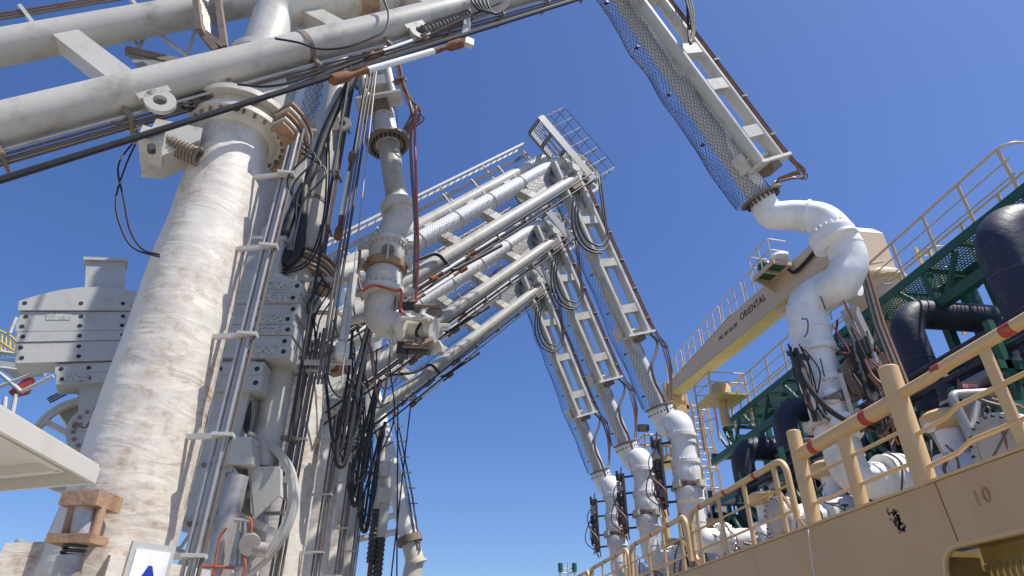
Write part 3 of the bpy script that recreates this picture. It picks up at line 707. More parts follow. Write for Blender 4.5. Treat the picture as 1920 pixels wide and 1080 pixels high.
# dark hydraulic tower beside the coupler, tall conduits and hose bundle
for (a, c_, w, mt, nm) in (((1592, 580), (1628, 660), .28, 'bright', 'actuator_body'), ((1600, 650), (1640, 745), .34, 'dark', 'actuator_body'), ((1612, 690), (1655, 770), .1, 'bright', 'actuator_rod'), ((1575, 700), (1598, 775), .08, 'bright', 'actuator_rod')):
    build(nm, MB().beam(atY(*a, 10.1), atY(*c_, 10.2), w, w * .8), mt, arm1)
b = MB(); b.prism([atY(1545, 745, 10.2), atY(1610, 752, 10.2), atY(1625, 740, 10.2), atY(1580, 728, 10.2)], V((0, .3, .04))); b.prism([atY(1574, 690, 10.15), atY(1600, 655, 10.15), atY(1650, 680, 10.15), atY(1640, 735, 10.15), atY(1600, 740, 10.15)], V((.02, .12, 0))); build('actuator_plate', b, 'plate', arm1)
for i in range(3): build('conduit', tube([atY(1602 + 7 * i, 470, 11.0), atY(1640 + 9 * i, 610, 11.0), atY(1690 + 9 * i, 735, 10.6)], .035 if i != 1 else .045, 8), ('dark', 'hose', 'copper')[i], arm1)
hp = []
for (x0, y0, x1, y1) in ((1570, 600, 1600, 700), (1580, 560, 1690, 700), (1610, 640, 1700, 760), (1600, 600, 1660, 690), (1625, 620, 1680, 720), (1640, 640, 1690, 780), (1560, 610, 1575, 660), (1590, 690, 1650, 800), (1600, 700, 1690, 800)):
    hp.append((atY(x0, y0, 10.0), atY(x1, y1, 10.1)))
hoses(arm1, hp, .017, ('black', 'orange', 'copper', 'bright', 'hose'), .22, 'hydraulic_hose', 8)
hp = []
for k in range(7): hp.append((atY(1478 + 5 * k, 645 + 5 * (k % 4), 10.4), atY(1525 + 5 * k, 790 - 6 * (k % 3), 10.3)))
hoses(arm1, hp, .016, ('black', 'black', 'copper', 'hose', 'black'), .10, 'hydraulic_hose', 9)
build('hose_mast', MB().beam(atY(1478, 662, 10.3), atY(1515, 672, 10.5), .07, .09).beam(atY(1482, 660, 10.3), atY(1530, 790, 10.4), .06, .06), 'dark', arm1)
build('hanging_hose', tube(smooth([atY(1492, 655, 10.3), atY(1512, 715, 10.0), atY(1545, 760, 9.9), atY(1590, 790, 10.0), atY(1640, 805, 10.1)], 8), .05, 9), 'black', arm1)
for (a, c_) in (((1530, 535), (1548, 580)), ((1538, 672), (1546, 706))): build('thin_rod', tube([atY(*a, 10.2), atY(*c_, 10.2)], .013, 6), 'dark', arm1)
build('thin_rod', tube(smooth([atY(1503, 598, 10.2), atY(1514, 600, 10.2), atY(1514, 622, 10.2), atY(1508, 632, 10.25)], 5), .013, 6), 'dark', arm1)

# ---- stowed arm behind it
pl2 = Plane(COLX, COLY + GAP, -8)
arm2 = empty('loading_arm', (COLX, COLY + GAP, DECK_Z), 'stowed loading arm folded upright, coupler hanging clear in the air above centre left', 'loading arm', 'loading arms along the jetty')
riser(arm2, pl2, seed=3)
I2, u2, e2 = inboard(arm2, pl2, 90.6, 8.4, .42, -.95, -.4, .4, -.36, -5.6, 9.2, prod_from=1.8, netting=True, ladder=False, ropes=((.95, -.85), (-1.3, -.85)), strut_s=(-2.5, 2.4, 5.0, 7.6))
P2 = pl2.pt
b = MB().tube(rounded([P2(0, 0, 7.8), P2(0, 0, 9.2), P2(-.36, 0, 9.9), P2(-.36, 0, 10.3)], .4, 6), .3, 24); b.ring(P2(-.34, 0, 10.0), ZA, .5, .28, .06, 30); build('product_elbow', b, 'cream', arm2)
rope_tensioner(arm2, pl2.pix(662, 285, -.85), pl2.pix(632, 450, -.85), .06)
build('wire_rope', tube([pl2.pix(690, 130, -.85), pl2.pix(662, 287, -.85)], .024, 8), 'rope', arm2)
# rear end: foot bracket, sheave, counterweight, twin small weights
piv = pl2.pix(377, 925, -.95); base2 = piv - pl2.n * (-.95)
counterweight(arm2, base2, pl2, ZA, -.95, [(1.62, 1.88, .5, .62), (1.88, 2.14, .5, .62), (2.2, 2.41, 1, 1), (2.41, 2.62, 1, 1), (2.62, 2.83, 1, 1), (2.83, 3.04, 1, 1), (3.04, 3.25, 1, 1), (3.25, 3.46, 1, 1), (3.46, 3.98, 1, 1)], 1.15, .92, '', mast=True)
wheel(arm2, pl2.pix(412, 949, -.55), pl2.n, 1.2, ZA)
b = MB(); bx = [pl2.pix(468, 878, -.75), pl2.pix(522, 878, -.75), pl2.pix(522, 930, -.75), pl2.pix(478, 972, -.75), pl2.pix(470, 960, -.75)]
b.prism(bx, pl2.n * .03); b.prism([bx[0], bx[1], bx[1] + pl2.n * .5, bx[0] + pl2.n * .5], V((0, 0, .03))); b.prism([bx[1], bx[2], bx[2] + pl2.n * .5, bx[1] + pl2.n * .5], pl2.d * .03); b.prism([bx[0], bx[3], bx[3] + pl2.n * .5, bx[0] + pl2.n * .5], pl2.d * -.03)
build('boom_foot', b, 'steel', arm2)
for k in range(4):
    build('small_weight', MB().box(pl2.pix(453, 868 - 12 * k, -.85), (pl2.d, pl2.n, ZA), (.46 - .01 * k, .34, .115)), 'steel', arm2)
for k in range(5): build('hanging_cable', tube(smooth([pl2.pix(462, 812, -.85), pl2.pix(462 + 3 * (k - 2), 795, -.85), pl2.pix(462 + 4 * (k - 2), 770, -.85), pl2.pix(464 + 3 * (k - 2), 752, -.8)], 5), .014, 6), 'black', arm2)
# damper cylinder with gauge below the counterweight
b = tube([pl2.pix(447, 893, -1.15), pl2.pix(400, 1085, -1.15)], .15, 24); dm = build('damper_cylinder', b, 'bright', arm2)
g0 = pl2.pix(468, 1020, -1.4); b = MB().cyl(g0, V((.25, -.9, -.3)), .14, .16, 24); b.cyl(g0 + V((.14, .05, -.06)), V((1, 0, -.1)), .1, .24, 16); build('pressure_gauge', b, 'bright', dm)
b = MB()
for (a, c_) in (((452, 975), (440, 1062)), ((462, 970), (450, 1060)), ((470, 1045), (462, 1075)), ((440, 975), (470, 978)), ((430, 1062), (470, 1062))): b.tube([pl2.pix(*a, -1.35), pl2.pix(*c_, -1.35)], .03, 8)
build('gauge_fitting', b, 'bright', dm)
for k, a in enumerate(([(462, 972), (468, 972), (472, 985), (470, 1005)], [(345, 1075), (375, 1063), (410, 1063), (440, 1066)], [(400, 1080), (412, 1010), (425, 990)], [(455, 1080), (460, 1060), (456, 1040)])):
    build('red_hose', tube(smooth([pl2.pix(x, y, -1.42) for x, y in a], 6), .018, 8), 'orange', dm)
# outer arm hanging
pp = pl2.pix(728, 272, -.1)
Q2, o2_, f2, o22 = outboard(arm2, pl2, (.12, 17.0), V((.233, -.972)).normalized(), .30, -.45, 5.9, 0, pp, (.6, 2.4, 4.1, 5.35), rc=.13, n_p=-.1, net_cell=.1)
ends = [pp, pl2.pix(740, 345, -.1), pl2.pix(746, 385, -.1)]
build('swivel_pipe', tube(ends, .235, 28), 'tube', arm2)
b = MB().tube(rounded([pl2.pix(744, 378, -.1), pl2.pix(752, 400, -.12), pl2.pix(730, 448, -.15), pl2.pix(727, 470, -.15)], .3, 6), .29, 28); b.ring(pl2.pix(747, 392, -.1), (ends[2] - ends[1]), .37, .2, .22, 30); build('swivel_elbow', b, 'cream', arm2)
a0, a1 = pl2.pix(729, 455, -.15), pl2.pix(716, 560, -.15); dv = (a1 - a0).normalized(); Ld = (a1 - a0).length
pr = lambda f_: a0 + dv * Ld * f_
b = MB().tube([pr(0), pr(.03), pr(.09), pr(.10), pr(.36), pr(.42)], [.34, .42, .42, .36, .36, .31], 36); d1 = build('valve_drum', b, 'cream', arm2)
b = MB().tube([pr(.52), pr(.57), pr(.86), pr(.87), pr(.95), pr(.99)], [.31, .36, .36, .43, .43, .34], 36); d2 = build('valve_drum', b, 'cream', arm2)
b = MB().ring(pr(.47), dv, .43, .28, .14, 10); d3 = build('breakaway_clamp', b, 'rusty_tan', arm2)
vf = V((.1, -.95, -.28)).normalized()
for f_, dd, m_ in ((.24, d1, 'plate'), (.70, d2, 'cream')): build('valve_bonnet', MB().tube([pr(f_) + vf * .32, pr(f_) + vf * .39], .13, 20), m_, dd)
build('bolt_ring', MB().bolts(pr(.06), dv, .39, 22, .02, .24).bolts(pr(.91), dv, .40, 22, .02, .26), 'cream', d2)
build('indicator_rod', tube([pr(.12) + vf * .42, pr(.42) + vf * .44], .02, 8), 'steel', d1)
for f_, a in ((.05, -.5), (.05, .5), (.9, -.52), (.9, .52), (.4, -.4), (.4, .4)):
    p = pr(f_) + pl2.d * a; b = MB().box(p, (pl2.d, pl2.n, dv), (.22, .16, .1)); b.cyl(p + pl2.d * .08 * (1 if a > 0 else -1), dv, .05, .24, 8); build('clamp_lug', b, 'steel', d3)
b = MB().tube(rounded([pr(.95), pl2.pix(704, 600, -.15), pl2.pix(770, 622, -.25)], .48, 9), .275, 28); build('coupler_elbow', b, 'cream', arm2)
h0, h1 = pl2.pix(750, 616, -.25), pl2.pix(830, 618, -.5); hd = (h1 - h0).normalized(); hx, hy = perp(hd)
b = MB().tube([h0, h0 + hd * .1, h0 + hd * .11, h0 + hd * .24, h0 + hd * .25, h0 + hd * .6, h0 + hd * .61, h0 + hd * .72], [.28, .28, .34, .34, .19, .19, .24, .24], 28); cp_ = build('quick_coupler', b, 'cream', arm2)
for k in range(5):
    a = 2 * math.pi * k / 5 + .4; q = hx * math.cos(a) + hy * math.sin(a); tq = hd.cross(q)
    b = MB().prism([h0 + hd * .2 + q * .33, h0 + hd * .34 + q * .46, h0 + hd * .5 + q * .36, h0 + hd * .66 + q * .5, h0 + hd * .84 + q * .34, h0 + hd * .78 + q * .22, h0 + hd * .5 + q * .26], tq * .05); b.cyl(h0 + hd * .62 + q * .42, tq, .05, .2, 10)
    b.tube([h0 + hd * .25 + q * .42 + tq * .1, h0 + hd * .8 + q * .42 + tq * .1], .035, 10); build('coupler_jaw', b, 'plate' if k % 2 else 'cream', cp_)
build('coupler_motor', MB().box(h0 + hd * .1 - ZA * .42, (hd, pl2.n, ZA), (.2, .26, .3)).cyl(h0 + hd * .4 - ZA * .45, hd, .07, .5, 12), 'dark', cp_)
build('coupler_motor', MB().box(h0 + hd * .12 + ZA * .44, (hd, pl2.n, ZA), (.32, .16, .18)), 'dark', cp_)
build('drain_rod', tube([pl2.pix(733, 612, -.5), pl2.pix(734, 668, -.5)], .025, 8), 'steel', cp_)
build('side_strut', tube([pr(.99) + dv * .35, pl2.pix(655, 602, -.1)], .085, 14), 'tube', arm2)
for a, mt in (([(680, 545), (700, 535), (740, 545), (752, 545), (752, 580), (765, 592)], 'orange'), ([(780, 200), (778, 260), (782, 400), (784, 470), (780, 560)], 'orange'), ([(775, 205), (770, 260), (772, 330), (778, 420), (776, 540)], 'hose'), ([(768, 190), (776, 225), (770, 255), (772, 310), (780, 420)], 'copper'), ([(675, 470), (672, 520), (678, 545)], 'copper'), ([(772, 590), (790, 600), (780, 625), (795, 640)], 'black')):
    build('hydraulic_hose', tube(smooth([pl2.pix(x, y, -.62) for x, y in a], 7), .028, 8), mt, arm2)
# heavy black hose from the boom down to a U-bend
hp_ = [pl2.pix(x, y, -.75) for x, y in ((688, 100), (660, 150), (630, 205), (605, 260), (585, 320), (560, 370), (540, 420), (528, 465), (540, 492), (560, 470), (566, 420), (572, 330))]
pth = smooth(hp_, 8); build('heavy_hose', tube(pth, [.095 + .018 * noise.noise(V((i * .35, 0, 0))) for i in range(len(pth))], 12), 'black', arm2)
for k in range(2):
    build('hanging_hose', tube(smooth([pl2.pix(612 + 3 * k, 215, -.6), pl2.pix(612 + 5 * k, 330, -.7), pl2.pix(604 + 4 * k, 420, -.8), pl2.pix(575 + 6 * k, 488 + 3 * k, -.8), pl2.pix(530, 506 + 5 * k, -.7), pl2.pix(490, 485, -.6)], 7), .018, 7), 'black', arm2)
b = MB().beam(pl2.pix(545, 238, -.7), pl2.pix(615, 250, -.7), .08, .07).beam(pl2.pix(610, 250, -.7), pl2.pix(608, 275, -.7), .06, .06); build('hose_bracket', b, 'steel', arm2)
b = MB(); b.box(pl2.pix(530, 267, -.7), (pl2.d, pl2.n, ZA), (.5, .12, .1))
for k in range(5): b.cyl(pl2.pix(512 + 9 * k, 270, -.78), V((.2, -.8, -.5)), .035, .12, 8)
build('junction_strip', b, 'cream', arm2)
# vertical pull rods and dark service lines right of the boom
for x0, x1, r_, mt in ((690, 596, .026, 'hose'), (696, 603, .022, 'hose'), (702, 610, .026, 'dark'), (706, 640, .014, 'bright')):
    build('pull_rod', tube([pl2.pix(x0, 130, -.9), pl2.pix(x1, 720, -.9)], r_, 8), mt, arm2)
bf = tube([pl2.pix(663, 515, -.8), pl2.pix(643, 640, -.8)], .085, 16); build('balance_cylinder', bf, 'steel', arm2)
build('cylinder_end', MB().tube([pl2.pix(643, 640, -.8), pl2.pix(642, 650, -.8), pl2.pix(640, 668, -.8), pl2.pix(639, 675, -.8)], [.06, .13, .13, .07], 16), 'cream', arm2)

# ---- three connected arms further along the jetty (one built, two copied)
pl3 = Plane(COLX, COLY + 2 * GAP, 20.3)
arm3 = empty('loading_arm', (COLX, COLY + 2 * GAP, DECK_Z), 'connected loading arm with the highest railed apex platform above the picture centre', 'loading arm', 'loading arms along the jetty')
riser(arm3, pl3, seed=6)
I3, u3, e3 = inboard(arm3, pl3, 45.8, 8.4, .80, -.70, -.4, .4, -.17, -6.1, 11.1, rA=.24, prod_from=1.3, ropes=((1.45, -.72), (1.2, -.8)), strut_s=(-3.2, 2.6, 4.6, 6.6, 8.6, 10.2))
P3 = pl3.pt
b = MB().tube(rounded([P3(0, 0, 7.8), P3(0, 0, 9.1), P3(1.0, 0, 9.75)], .4, 6), .3, 24); build('product_elbow', b, 'cream', arm3)
rope_tensioner(arm3, I3(1.6, 1.45, -.72), I3(4.0, 1.45, -.72), .06)
rope_tensioner(arm3, I3(2.6, 1.2, -.8), I3(4.6, 1.2, -.8), .055)
for r_, a in ((.068, [(700, 600), (690, 640), (678, 690), (668, 740), (657, 805), (647, 862), (638, 874), (631, 858), (634, 810), (640, 770)]), (.045, [(690, 610), (676, 660), (660, 720), (648, 790), (640, 840), (630, 850), (625, 830), (630, 780)])):
    build('heavy_hose', tube(smooth([pl3.pix(x, y, -.95) for x, y in a], 7), r_, 10), 'black', arm3)
for k, a in enumerate(([(625, 600), (640, 650), (650, 700), (668, 730)], [(660, 560), (672, 620), (690, 660), (720, 650)], [(610, 660), (618, 720), (640, 745), (650, 720)])):
    build('hanging_cable', tube(smooth([pl3.pix(x, y, -.9) for x, y in a], 6), .022, 6), 'black', arm3)
# rear sheave and counterweight
base3 = pl3.pix(186, 806, -.5) + pl3.n * .5
upc = (pl3.d * -.25 + ZA * .968).normalized()
counterweight(arm3, base3, pl3, upc, -.55, [(.95, 1.18, .52, .62), (1.18, 1.41, .52, .62), (1.43, 1.66, 1, 1), (1.66, 1.89, 1, 1), (1.89, 2.12, 1, 1), (2.12, 2.35, 1, 1), (2.35, 2.58, 1, 1), (2.58, 3.16, 1, 1)], 1.45, 1.25, 'OLA-2', d=(pl3.d * .968 + ZA * .25).normalized())
wheel(arm3, P3(-4.1, -.05, 3.95), pl3.n, 1.0, ZA)
# apex: platform at right angles to the boom, cage, sheave, hinge
S = 11.65
b = MB()
for n_ in (-.5, .42): b.beam(I3(S, -1.95, n_), I3(S, 1.2, n_), .12, .2, u3)
for e_ in (-1.95, -1.2, -.4, .4, 1.2): b.beam(I3(S, e_, -.5), I3(S, e_, .42), .10, .16, u3)
b.beam(I3(S - .12, -1.95, -.56), I3(S - .12, 1.2, -.56), .03, .34, u3)
pf = build('apex_platform', b, 'galv', arm3)
gb = MB()
for k in range(36): e_ = -1.9 + 3.05 * k / 35; gb.beam(I3(S + .03, e_, -.48), I3(S + .03, e_, .4), .012, .03, u3)
for k in range(9): n_ = -.46 + .85 * k / 8; gb.beam(I3(S + .035, -1.9, n_), I3(S + .035, 1.15, n_), .01, .02, u3)
tag(build('platform_grating', gb, 'mesh', pf), kind='stuff')
for s_ in (.55, 1.1, 1.6):
    for n_ in (-.45, .42):
        build('cage_rail', tube(rounded([I3(S + s_ * .7, -1.95, n_), I3(S + s_, -1.9, n_), I3(S + s_, 1.2, n_), I3(S + s_ * .7, 1.3, n_)], .2, 4), .021, 6), 'galv', pf)
for k in range(7):
    e_ = -1.9 + 3.1 * k / 6
    build('cage_post', tube(rounded([I3(S, e_, -.45), I3(S + 1.62, e_, -.45), I3(S + 1.62, e_, .42), I3(S, e_, .42)], .15, 3), .018, 6), 'galv', pf)
wheel(arm3, pl3.pix(1084, 326, .35), pl3.n, 1.0, ZA)
b = MB().prism([P3(7.3, .12, 15.2), P3(8.0, .12, 14.9), P3(8.6, .12, 15.6), P3(8.5, .12, 16.5), P3(7.9, .12, 16.7), P3(7.4, .12, 16.2)], pl3.n * .06)
b.cyl(P3(8.0, -.2, 15.9), pl3.n, .16, 1.1, 20); build('apex_hinge', b, 'steel', arm3)
b = MB().box(P3(7.95, -.45, 15.35), (u3, e3, pl3.n), (.55, .6, .3)); build('hinge_block', b, 'plate', arm3)
b = MB().tube(rounded([I3(10.6, -.17, 0), I3(11.6, -.17, 0), P3(8.5, .05, 15.6), P3(8.7, .05, 14.6)], .4, 6), .29, 24); build('product_elbow', b, 'cream', arm3)
build('walkway_mesh', MB().beam(I3(8.8, .3, -.2), I3(10.9, .3, -.2), .9, .05, pl3.n), 'mesh', arm3)
# outer arm
Q3, o3, f3, o32 = outboard(arm3, pl3, (7.62, 16.2), V((.384, -.923)).normalized(), .42, -.4, 7.05, 0, pl3.pix(1236, 764, 0), (1.0, 2.55, 4.3, 6.1), rc=.15, rp=.265, net_cell=.1)
for k, a in enumerate(([(1082, 366), (1079, 415), (1092, 452), (1112, 468), (1132, 468), (1141, 450), (1136, 410), (1126, 330)], [(1088, 362), (1084, 410), (1098, 446), (1118, 460), (1130, 458), (1137, 440), (1131, 400), (1122, 335)], [(1075, 372), (1073, 420), (1086, 456), (1108, 472), (1128, 474)])):
    build('hanging_hose', tube(smooth([pl3.pix(x, y, -.85) for x, y in a], 7), .036, 7), 'black', arm3)
b = tube(smooth([pl3.pix(x, y, -.75) for x, y in ((700, 488), (770, 490), (815, 476), (835, 490), (850, 506), (880, 492), (940, 460))], 7), .06, 8); build('loop_hose', b, 'black', arm3)
# jacketed hose along the last metres of pipe
ps = pl3.pix(1245, 770, -.35)
build('armoured_hose', tube(smooth([pl3.pix(x, y, -.4) for x, y in ((1213, 620), (1232, 640), (1230, 660), (1222, 685), (1228, 715), (1243, 745), (1252, 770), (1262, 790))], 7), .05, 9), 'hose', arm3)
# bend and coupler on the ship
Y3 = 18.2
pw = pl3.pix(1236, 764, 0)
b = MB().tube([pw, pw + o32 * .08, pw + o32 * .09, pw + o32 * .26, pw + o32 * .27], [.40, .44, .43, .43, .33], 36); fl = build('swivel_flange', b, 'white', arm3)
build('bolt_ring', MB().bolts(pw + o32 * .17, o32, .43, 22, .028, .06), 'plate', fl)
zt = 6.72
b = MB().tube(rounded([pw + o32 * .2, pw + o32 * .78, V((7.68, Y3, zt)), V((7.68, Y3, 5.9))], .42, 9), .385, 30); b.ring(V((7.68, Y3 + .42, zt - .1)), V((0, 1, .1)), .42, .2, .1, 30); build('product_bend', b, 'white', arm3)
coupler(arm3, (7.66, Y3), (6.25, 6.12, 5.28, 4.66, 4.22, 3.6), .335, 11, white='white', side=V((-.95, .1, 0)))
b = MB().tube(rounded([V((7.66, Y3, 3.8)), V((7.66, Y3, 3.15)), V((8.5, Y3, 3.15))], .4, 8), .33, 28); b.ring(V((8.45, Y3, 3.15)), XA, .46, .2, .18, 32); build('coupler_elbow', b, 'white', arm3)
for k, (lab) in enumerate(('connected loading arm in the middle of the three parallel far arms', 'connected loading arm with the lowest apex and leftmost outer arm of the far three')):
    c_ = copy_tree(arm3); c_.location = arm3.location + V((0, GAP * (k + 1), 0)); c_['label'] = lab
    for ch in c_.children:
        if ch.name.startswith('counterweight_beam'):
            for g in list(ch.children):
                if g.name.startswith('code_lettering'): bpy.data.objects.remove(g)

# ---- last arm, stowed, beyond them
Y6 = COLY + 5 * GAP; pl6 = Plane(COLX, Y6, 0)
arm6 = empty('loading_arm', (COLX, Y6, DECK_Z), 'farthest stowed loading arm, white outer pipe hanging by two struts low left of centre', 'loading arm', 'loading arms along the jetty')
build('riser_column', wavy_column(COLX, Y6, DECK_Z, 6.9, [(-1.6, .62), (6.9, .5)], rows=60, seg=32, seed=9), 'lagging', arm6)
build('boom_tube', tube([V((-2.9, Y6 - .4, 2.5)), V((-2.7, Y6 - .4, 15.5))], .25, 20), 'tube', arm6)
build('boom_tube', tube([V((-4.1, Y6 + .4, 2.5)), V((-4.0, Y6 + .4, 15.5))], .25, 20), 'tube', arm6)
a6, b6 = atY(700, 745, Y6), atY(768, 1012, Y6)
build('outer_pipe', tube([a6 + (a6 - b6) * .9, a6, b6], .36, 26), 'white', arm6)
d6 = (b6 - a6).normalized(); b = MB().ring(b6, d6, .5, .3, .28, 30); fl = build('swivel_flange', b, 'plate', arm6); build('bolt_ring', MB().bolts(b6, d6, .44, 20, .03, .34), 'dark', fl)
b = MB().tube(rounded([b6, b6 + d6 * .8, b6 + V((.1, 0, -2.0)), b6 + V((.1, 0, -2.6))], .4, 6), .36, 24); b.ring(b6 + d6 * .9, d6, .44, .3, .1, 24); build('swivel_elbow', b, 'cream', arm6)
for y_ in (975, 1000): build('support_strut', tube([atY(752, y_ - 12 + (y_ - 975) * .3, Y6), atY(668, y_ + 12, Y6)], .13, 14), 'white', arm6)
for k in range(2):
    build('conduit', tube([atY(735 + 7 * k, 770, Y6), atY(766 + 7 * k, 930, Y6 - .3), atY(782 + 6 * k, 1030, Y6 - .3), atY(770, 1068, Y6 - .3)], .035, 6), 'hose', arm6)
for k in range(7): build('conduit_clip', MB().box(atY(741 + 5.6 * k, 770 + 29 * k, Y6 - .25), (XA, YA, ZA), (.4, .05, .05)), 'steel', arm6)
for x0, x1 in ((765, 733), (756, 744)): build('guy_cable', tube([atY(x0 + (6 if x0 > 760 else -10), 750, Y6 - .6), atY(x1, 1085, Y6 - .6)], .03, 6), 'black', arm6)
for x_, y_, h in ((714, 880, 1.0), (722, 930, .8)):
    t0 = atY(x_, y_, Y6 - 2); q = t0
    build('spring_cylinder', MB().tube([q + ZA * 1.3, q + ZA * .25], .16, 16).tube([q + ZA * .25, q - ZA * .3], .32, 18), 'cream', arm6)
    build('cylinder_body', tube([q - ZA * .3, q - ZA * 1.5], .2, 16), 'steel', arm6)
    build('spring_gaiter', MB().tube([q - ZA * (1.5 + i * .08) for i in range(24)], [.15 + .04 * (i % 2) for i in range(24)], 12), 'dark', arm6)
    build('spring_rod', tube([q - ZA * 3.3, q - ZA * 5], .09, 10), 'rust', arm6)

# ---- extra hoses in the thicket behind the stowed arm
def thicket(root, pl, seed):
    rr = random.Random(seed)
    for k in range(5):
        t = rr.uniform(1.2, 2.6); n_ = rr.uniform(-.2, .5); z = rr.uniform(4.4, 6.4)
        pts = [pl.pt(t, n_, z), pl.pt(t + rr.uniform(-.2, .3), n_, z - rr.uniform(.8, 1.6)), pl.pt(t + rr.uniform(-.4, .1), n_ - .1, z - rr.uniform(1.6, 2.4)), pl.pt(t - .4, n_, z - rr.uniform(.4, 1.4))]
        build('hanging_cable', tube(smooth(pts, 6), rr.choice((.014, .02, .028)), 6), rr.choice(('black', 'black', 'hose', 'copper')), root)
    for z in (6.3, 4.6): build('hose_bracket', MB().beam(pl.pt(.6, -.6, z), pl.pt(1.75, -.6, z), .06, .08), 'steel', root)
thicket(arm2, pl2, 21); 

# ------------------------------------------------------------------ shelter roof at the left edge, far access tower
sh = empty('jetty_shelter', (-3.6, 3.6, DECK_Z), 'white flat shelter roof corner jutting in at the left edge', 'shelter')
poly = [V((-2.16, 4.52, 1.06)), V((-2.24, 1.6, 1.06)), V((-5.2, 1.6, 1.06)), V((-5.2, 5.84, 1.06))]
cen = sum(poly, V((0, 0, 0))) / 4
inn = [p + (cen - p).normalized() * .2 for p in poly]
build('roof_sheet', MB().prism([p + ZA * .085 for p in poly], ZA * .02), 'roof', sh)
for i in range(4):
    a, c_ = poly[i], poly[(i + 1) % 4]
    build('fascia', MB().beam(a + ZA * .035, c_ + ZA * .035, .03, .10), 'roof', sh)
    build('edge_beam', MB().beam(inn[i] + ZA * .055, inn[(i + 1) % 4] + ZA * .055, .05, .06), 'roof', sh)
for x, y in ((-3.6, 2.2), (-4.6, 5.0)): build('shelter_post', MB().beam(V((x, y, DECK_Z)), V((x, y, 1.08)), .09, .09), 'roof', sh)

tw = empty('access_tower', (-34, 44, DECK_Z), 'distant access tower with yellow handrails and a red part at the left edge', 'tower')
TY = 44.0
def T(px, py, dy=0): return atY(px, py, TY + dy)
b = MB()
for a, c_ in (((0, 660), (60, 668)), ((0, 690), (85, 700)), ((0, 725), (90, 690)), ((10, 745), (0, 860)), ((30, 740), (5, 860)), ((0, 700), (40, 735)), ((40, 735), (100, 705))): b.tube([T(*a), T(*c_)], .14, 8)
build('truss', b, 'steel', tw)
build('red_panel', MB().prism([T(15, 735), T(48, 708), T(62, 708), T(50, 735), T(22, 742)], V((0, .4, 0))), 'red', tw)
for k, pts in enumerate(([(0, 620), (20, 630), (36, 648), (35, 668)], [(0, 640), (30, 660)], [(0, 655), (34, 668)])): build('handrail', tube(smooth([T(*p) for p in pts], 4), .07, 6), 'brightyellow', tw)
for x0 in (4, 12, 20, 28): build('handrail_post', tube([T(x0, 624 + x0 * .5), T(x0 - 3, 668)], .06, 6), 'brightyellow', tw)
build('handrail', tube([T(22, 634), T(50, 634), T(44, 676)], .06, 6), 'steel', tw)
build('floodlight', MB().tube([T(18, 625), T(30, 595)], .12, 8).prism([T(27, 598), T(33, 595), T(53, 608), T(50, 614)], V((0, .5, .1))), 'steel', tw)
build('platform', MB().prism([T(0, 672), T(60, 672), T(58, 684), T(0, 690)], V((0, 2, 0))), 'steel', tw)
ps_ = empty('jetty_post', tuple(atZ(20, 1065, DECK_Z).normalized() * 12), 'thin grey post standing low at the left edge', 'post'); ps_.location.z = DECK_Z
build('post_tube', tube([atY(38, 1012, 9.5), atY(10, 1120, 9.5)], .05, 10), 'steel', ps_)
build('post_collar', tube([atY(22, 1066, 9.5), atY(17, 1084, 9.5)], .075, 10), 'dark', ps_)

# ------------------------------------------------------------------ the ship
XS, ZT = 5.2, 1.665          # bulwark plane and its top
hull = empty('ship_hull', (XS, 10, -9), 'tan painted side of the moored tanker at lower right', 'ship')
y_l, y_r, z_o = 6.31, 3.2, 1.06            # recess opening in the side
b = MB()
def slab(y0, y1, z0, z1): b.box((XS + .03, (y0 + y1) / 2, (z0 + z1) / 2), (XA, YA, ZA), (.06, abs(y1 - y0), z1 - z0))
slab(y_l, 140, -9.6, ZT); slab(y_r, y_l, z_o, ZT); slab(-30, y_r, -9.6, ZT); slab(y_r, y_l, -9.6, -.2)
rc_ = .26; poly = [V((XS, y_l, z_o))]
for k in range(9):
    a = math.pi / 2 * k / 8; poly.append(V((XS, y_l - rc_ + rc_ * math.sin(a), z_o - rc_ + rc_ * math.cos(a))))
b.prism(poly, V((.06, 0, 0)))
build('side_plate', b, 'hull', hull)
build('recess_coaming', MB().tube([V((XS + .03, y_r, z_o))] + [V((XS + .03, y_l - rc_ + rc_ * math.sin(math.pi / 2 * k / 8), z_o - rc_ + rc_ * math.cos(math.pi / 2 * k / 8))) for k in range(9)] + [V((XS + .03, y_l, -.2))], .035, 8), 'tan', hull)
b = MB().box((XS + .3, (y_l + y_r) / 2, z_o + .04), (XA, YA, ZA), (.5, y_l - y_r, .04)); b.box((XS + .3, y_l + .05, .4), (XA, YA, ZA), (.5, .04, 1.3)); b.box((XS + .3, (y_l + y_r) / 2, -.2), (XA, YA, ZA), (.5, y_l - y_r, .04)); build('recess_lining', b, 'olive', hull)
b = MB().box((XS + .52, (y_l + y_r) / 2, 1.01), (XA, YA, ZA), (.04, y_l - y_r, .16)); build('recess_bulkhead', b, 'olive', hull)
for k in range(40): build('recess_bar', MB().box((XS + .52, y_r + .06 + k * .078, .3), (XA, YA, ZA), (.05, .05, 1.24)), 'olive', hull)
build('deck_edge', MB().box((XS + .05, 55, ZT + .02), (XA, YA, ZA), (.14, 170, .03)), 'tan', hull)
build('deck_plate', MB().box((XS + 14.1, 55, ZT - .3), (XA, YA, ZA), (24, 170, .05)), 'weight', hull)  # set back from the side so sun falls in behind the recess bars
build('sun_catch_plate', MB().prism([V((XS + .75, y_l - .05, -.15)), V((XS + .75, y_r, -.15)), V((XS + 1.75, y_r, 1.25)), V((XS + 1.75, y_l - .05, 1.25))], V((.03, 0, -.03))), 'tan', hull)  # added plate, tilted to catch the sun so the slots look bright
build('plate_seam', tube([V((XS - .001, 6.02, ZT - .005)), V((XS - .001, 5.98, z_o + .03))], .006, 5), 'rust', hull)
